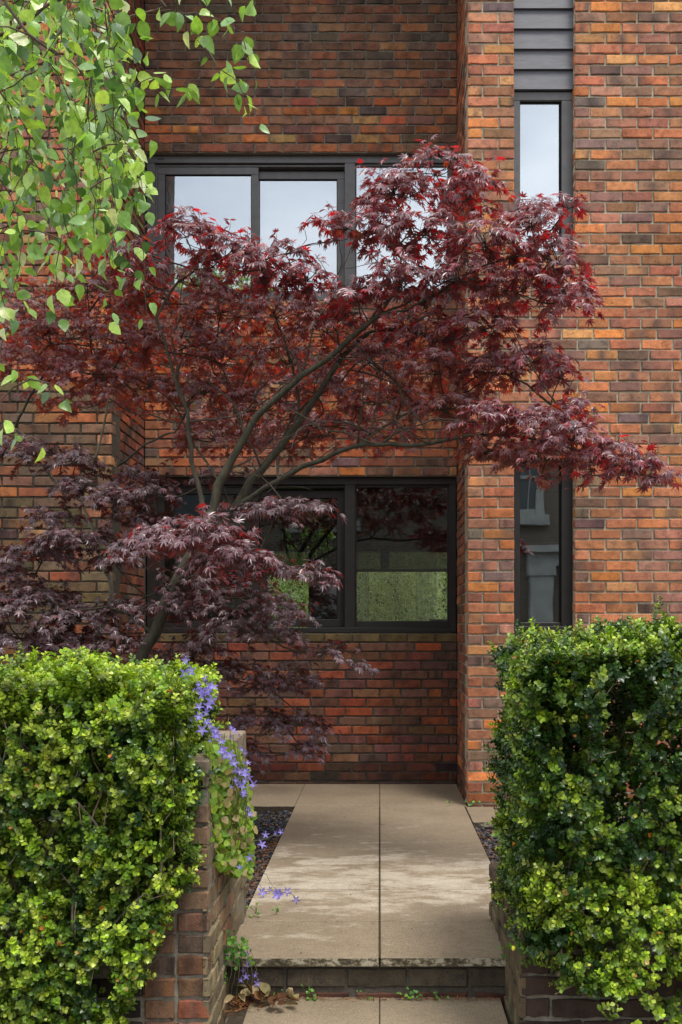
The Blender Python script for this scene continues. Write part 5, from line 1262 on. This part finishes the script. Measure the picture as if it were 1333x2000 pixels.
garden_tree('olive_tree', 'silvery olive tree seen through the lower window', 0.25, 16.9, .75, 3.6, (0.52, 0.54, 0.37), 16000, .09, .12)
garden_tree('garden_shrub', 'light green shrub seen through the middle lower pane', -1.5, 17.6, 1.0, 4.2, (0.45, 0.55, 0.24), 12000, .08, .2)
garden_tree('garden_shrub', 'mid green shrub behind the olive tree', 1.9, 18.6, 1.4, 4.2, (0.36, 0.44, 0.2), 6000, .13, .2)
mc_, t, bs = mat('sheer_curtain'); bs.inputs['Base Color'].default_value = (.8, .82, .8, 1); tp_ = t.nodes.new('ShaderNodeBsdfTransparent'); ms_ = t.nodes.new('ShaderNodeMixShader'); ms_.inputs[0].default_value = .28
t.links.new(tp_.outputs[0], ms_.inputs[1]); t.links.new(bs.outputs[0], ms_.inputs[2]); t.links.new(ms_.outputs[0], t.nodes['Material Output'].inputs[0])
for (a_, b_, lb) in ((690, 722, 'left sheer curtain at the garden door seen through the lower right pane'), (812, 852, 'right sheer curtain at the garden door seen through the lower right pane')):
    V, Fq = [], []
    for i in range(41):
        x = rx(a_) + (rx(b_) - rx(a_)) * i / 40; y = 14.5 + .03 * math.sin(i * 1.1) + .012 * math.sin(i * 2.7); V += [(x, y, .2), (x, y, 2.45)]
        if i: Fq.append((2 * i - 2, 2 * i, 2 * i + 1, 2 * i - 1))
    o = mesh_np('curtain', np.array(V), np.array(Fq), mc_, smooth=True); tag(o, lb, 'curtain')
q = MB(); c0 = P(857, 1204, YI + .45); q.box(c0[0] - .07, c0[0] + .07, YI + .4, YI + .5, ZW[0], ZW[0] + .1, .006); q.box(c0[0] - .075, c0[0] + .075, YI + .395, YI + .505, ZW[0] + .1, ZW[0] + .115, .004)
tag(q.build('storage_box', plain('grey_plastic', (.10, .11, .14), .4)), 'small grey box standing inside on the sill of the lower right pane', 'box')
q = MB(); q.box(XL + .01, .95, YI + .3, YI + .62, ZW[0] - .05, ZW[0] - .002, .004); q.build('window_board', M['plaster'], house)
# opposite house, mirrored in the panes
oh = thing('opposite_house', (2, -13, 0), 'brick terrace across the street with white window surrounds, mirrored in the glass', 'house')
m_, t, bs = mat('opposite_brick'); bt_ = t.nodes.new('ShaderNodeTexBrick'); bt_.inputs['Scale'].default_value = 1.0
bt_.inputs['Brick Width'].default_value = .225; bt_.inputs['Row Height'].default_value = .075; bt_.inputs['Mortar Size'].default_value = .01
bt_.inputs['Color1'].default_value = (.16, .12, .08, 1); bt_.inputs['Color2'].default_value = (.10, .075, .055, 1); bt_.inputs['Mortar'].default_value = (.2, .18, .15, 1)
tcn = t.nodes.new('ShaderNodeTexCoord'); sp = t.nodes.new('ShaderNodeSeparateXYZ'); cb = t.nodes.new('ShaderNodeCombineXYZ')
t.links.new(tcn.outputs['Object'], sp.inputs[0]); t.links.new(sp.outputs[0], cb.inputs[0]); t.links.new(sp.outputs[2], cb.inputs[1]); t.links.new(cb.outputs[0], bt_.inputs['Vector']); t.links.new(bt_.outputs[0], bs.inputs['Base Color'])
gh = thing('garden_hedge', (0, 20.5, 0.1), 'tall dense hedge closing the back garden behind the olive tree', 'hedge')
q = MB(); q.box(-7, 8, 20.3, 21.0, .1, 5.2); q.build('branches', plain('hedge_inside', (0.03, 0.045, 0.015), .9), gh)
n = 22000; ps = np.stack([ol.uniform(-4, 4, n), ol.uniform(19.9, 20.35, n), ol.uniform(.1, 5.3, n)], 1)
tv, tf = ovate(2, .3, .2, .1)
scatter('foliage', tv, tf, ps, rotmats(rand_dirs(n, ol), rand_dirs(n, ol) + [0, -.8, .5]), ol.uniform(.06, .11, n), np.array([.12, .18, .055]) * ol.uniform(.6, 1.4, (n, 1)), M['soft'], gh)
q = MB(); q.box(-9, 14, -17, -13, -.06, 7.0); q.build('wall', m_, oh)
wh = plain('white_stucco', (.36, .37, .35), .7, .3, 2.5, .2); dk = plain('dark_pane', (.05, .06, .07), .1, .8)
# upper sash window with stone sill, pilaster and hood of the porch
for X in (3.4, -1.6, -5.5, 8.6):
    q = MB(); q.box(X - .95, X - .75, -13, -12.85, 4.35, 6.4); q.box(X + .75, X + .95, -13, -12.85, 4.35, 6.4); q.box(X - .95, X + .95, -13, -12.8, 6.4, 6.6); q.box(X - 1.05, X + 1.05, -13, -12.7, 4.05, 4.35); q.box(X - .75, X + .75, -12.98, -12.9, 4.35, 4.5); q.box(X - .75, X + .75, -12.98, -12.9, 5.3, 5.37); q.box(X - .55, X - .52, -12.98, -12.9, 4.5, 6.4); q.box(X + .52, X + .55, -12.98, -12.9, 4.5, 6.4)
    f = q.build('window', wh, oh); q = MB(); q.box(X - .75, X + .75, -12.99, -12.96, 4.35, 6.4); q.build('pane', dk, f)
q = MB(); q.box(3.95, 4.55, -13, -12.6, 0, 2.75); q.box(3.9, 4.62, -13, -12.55, 2.75, 3.0); q.box(3.9, 5.6, -13, -12.6, 3.0, 3.35); q.box(3.8, 5.8, -13, -12.4, 3.35, 3.5); q.build('porch', wh, oh)
q = MB(); q.box(-3, -1, -12.99, -12.8, .8, 2.6); q.build('window', wh, oh)
q = MB(); q.box(-9.2, 14.2, -17.2, -12.7, 7.0, 7.2); q.build('roof', M['asphalt'], oh)
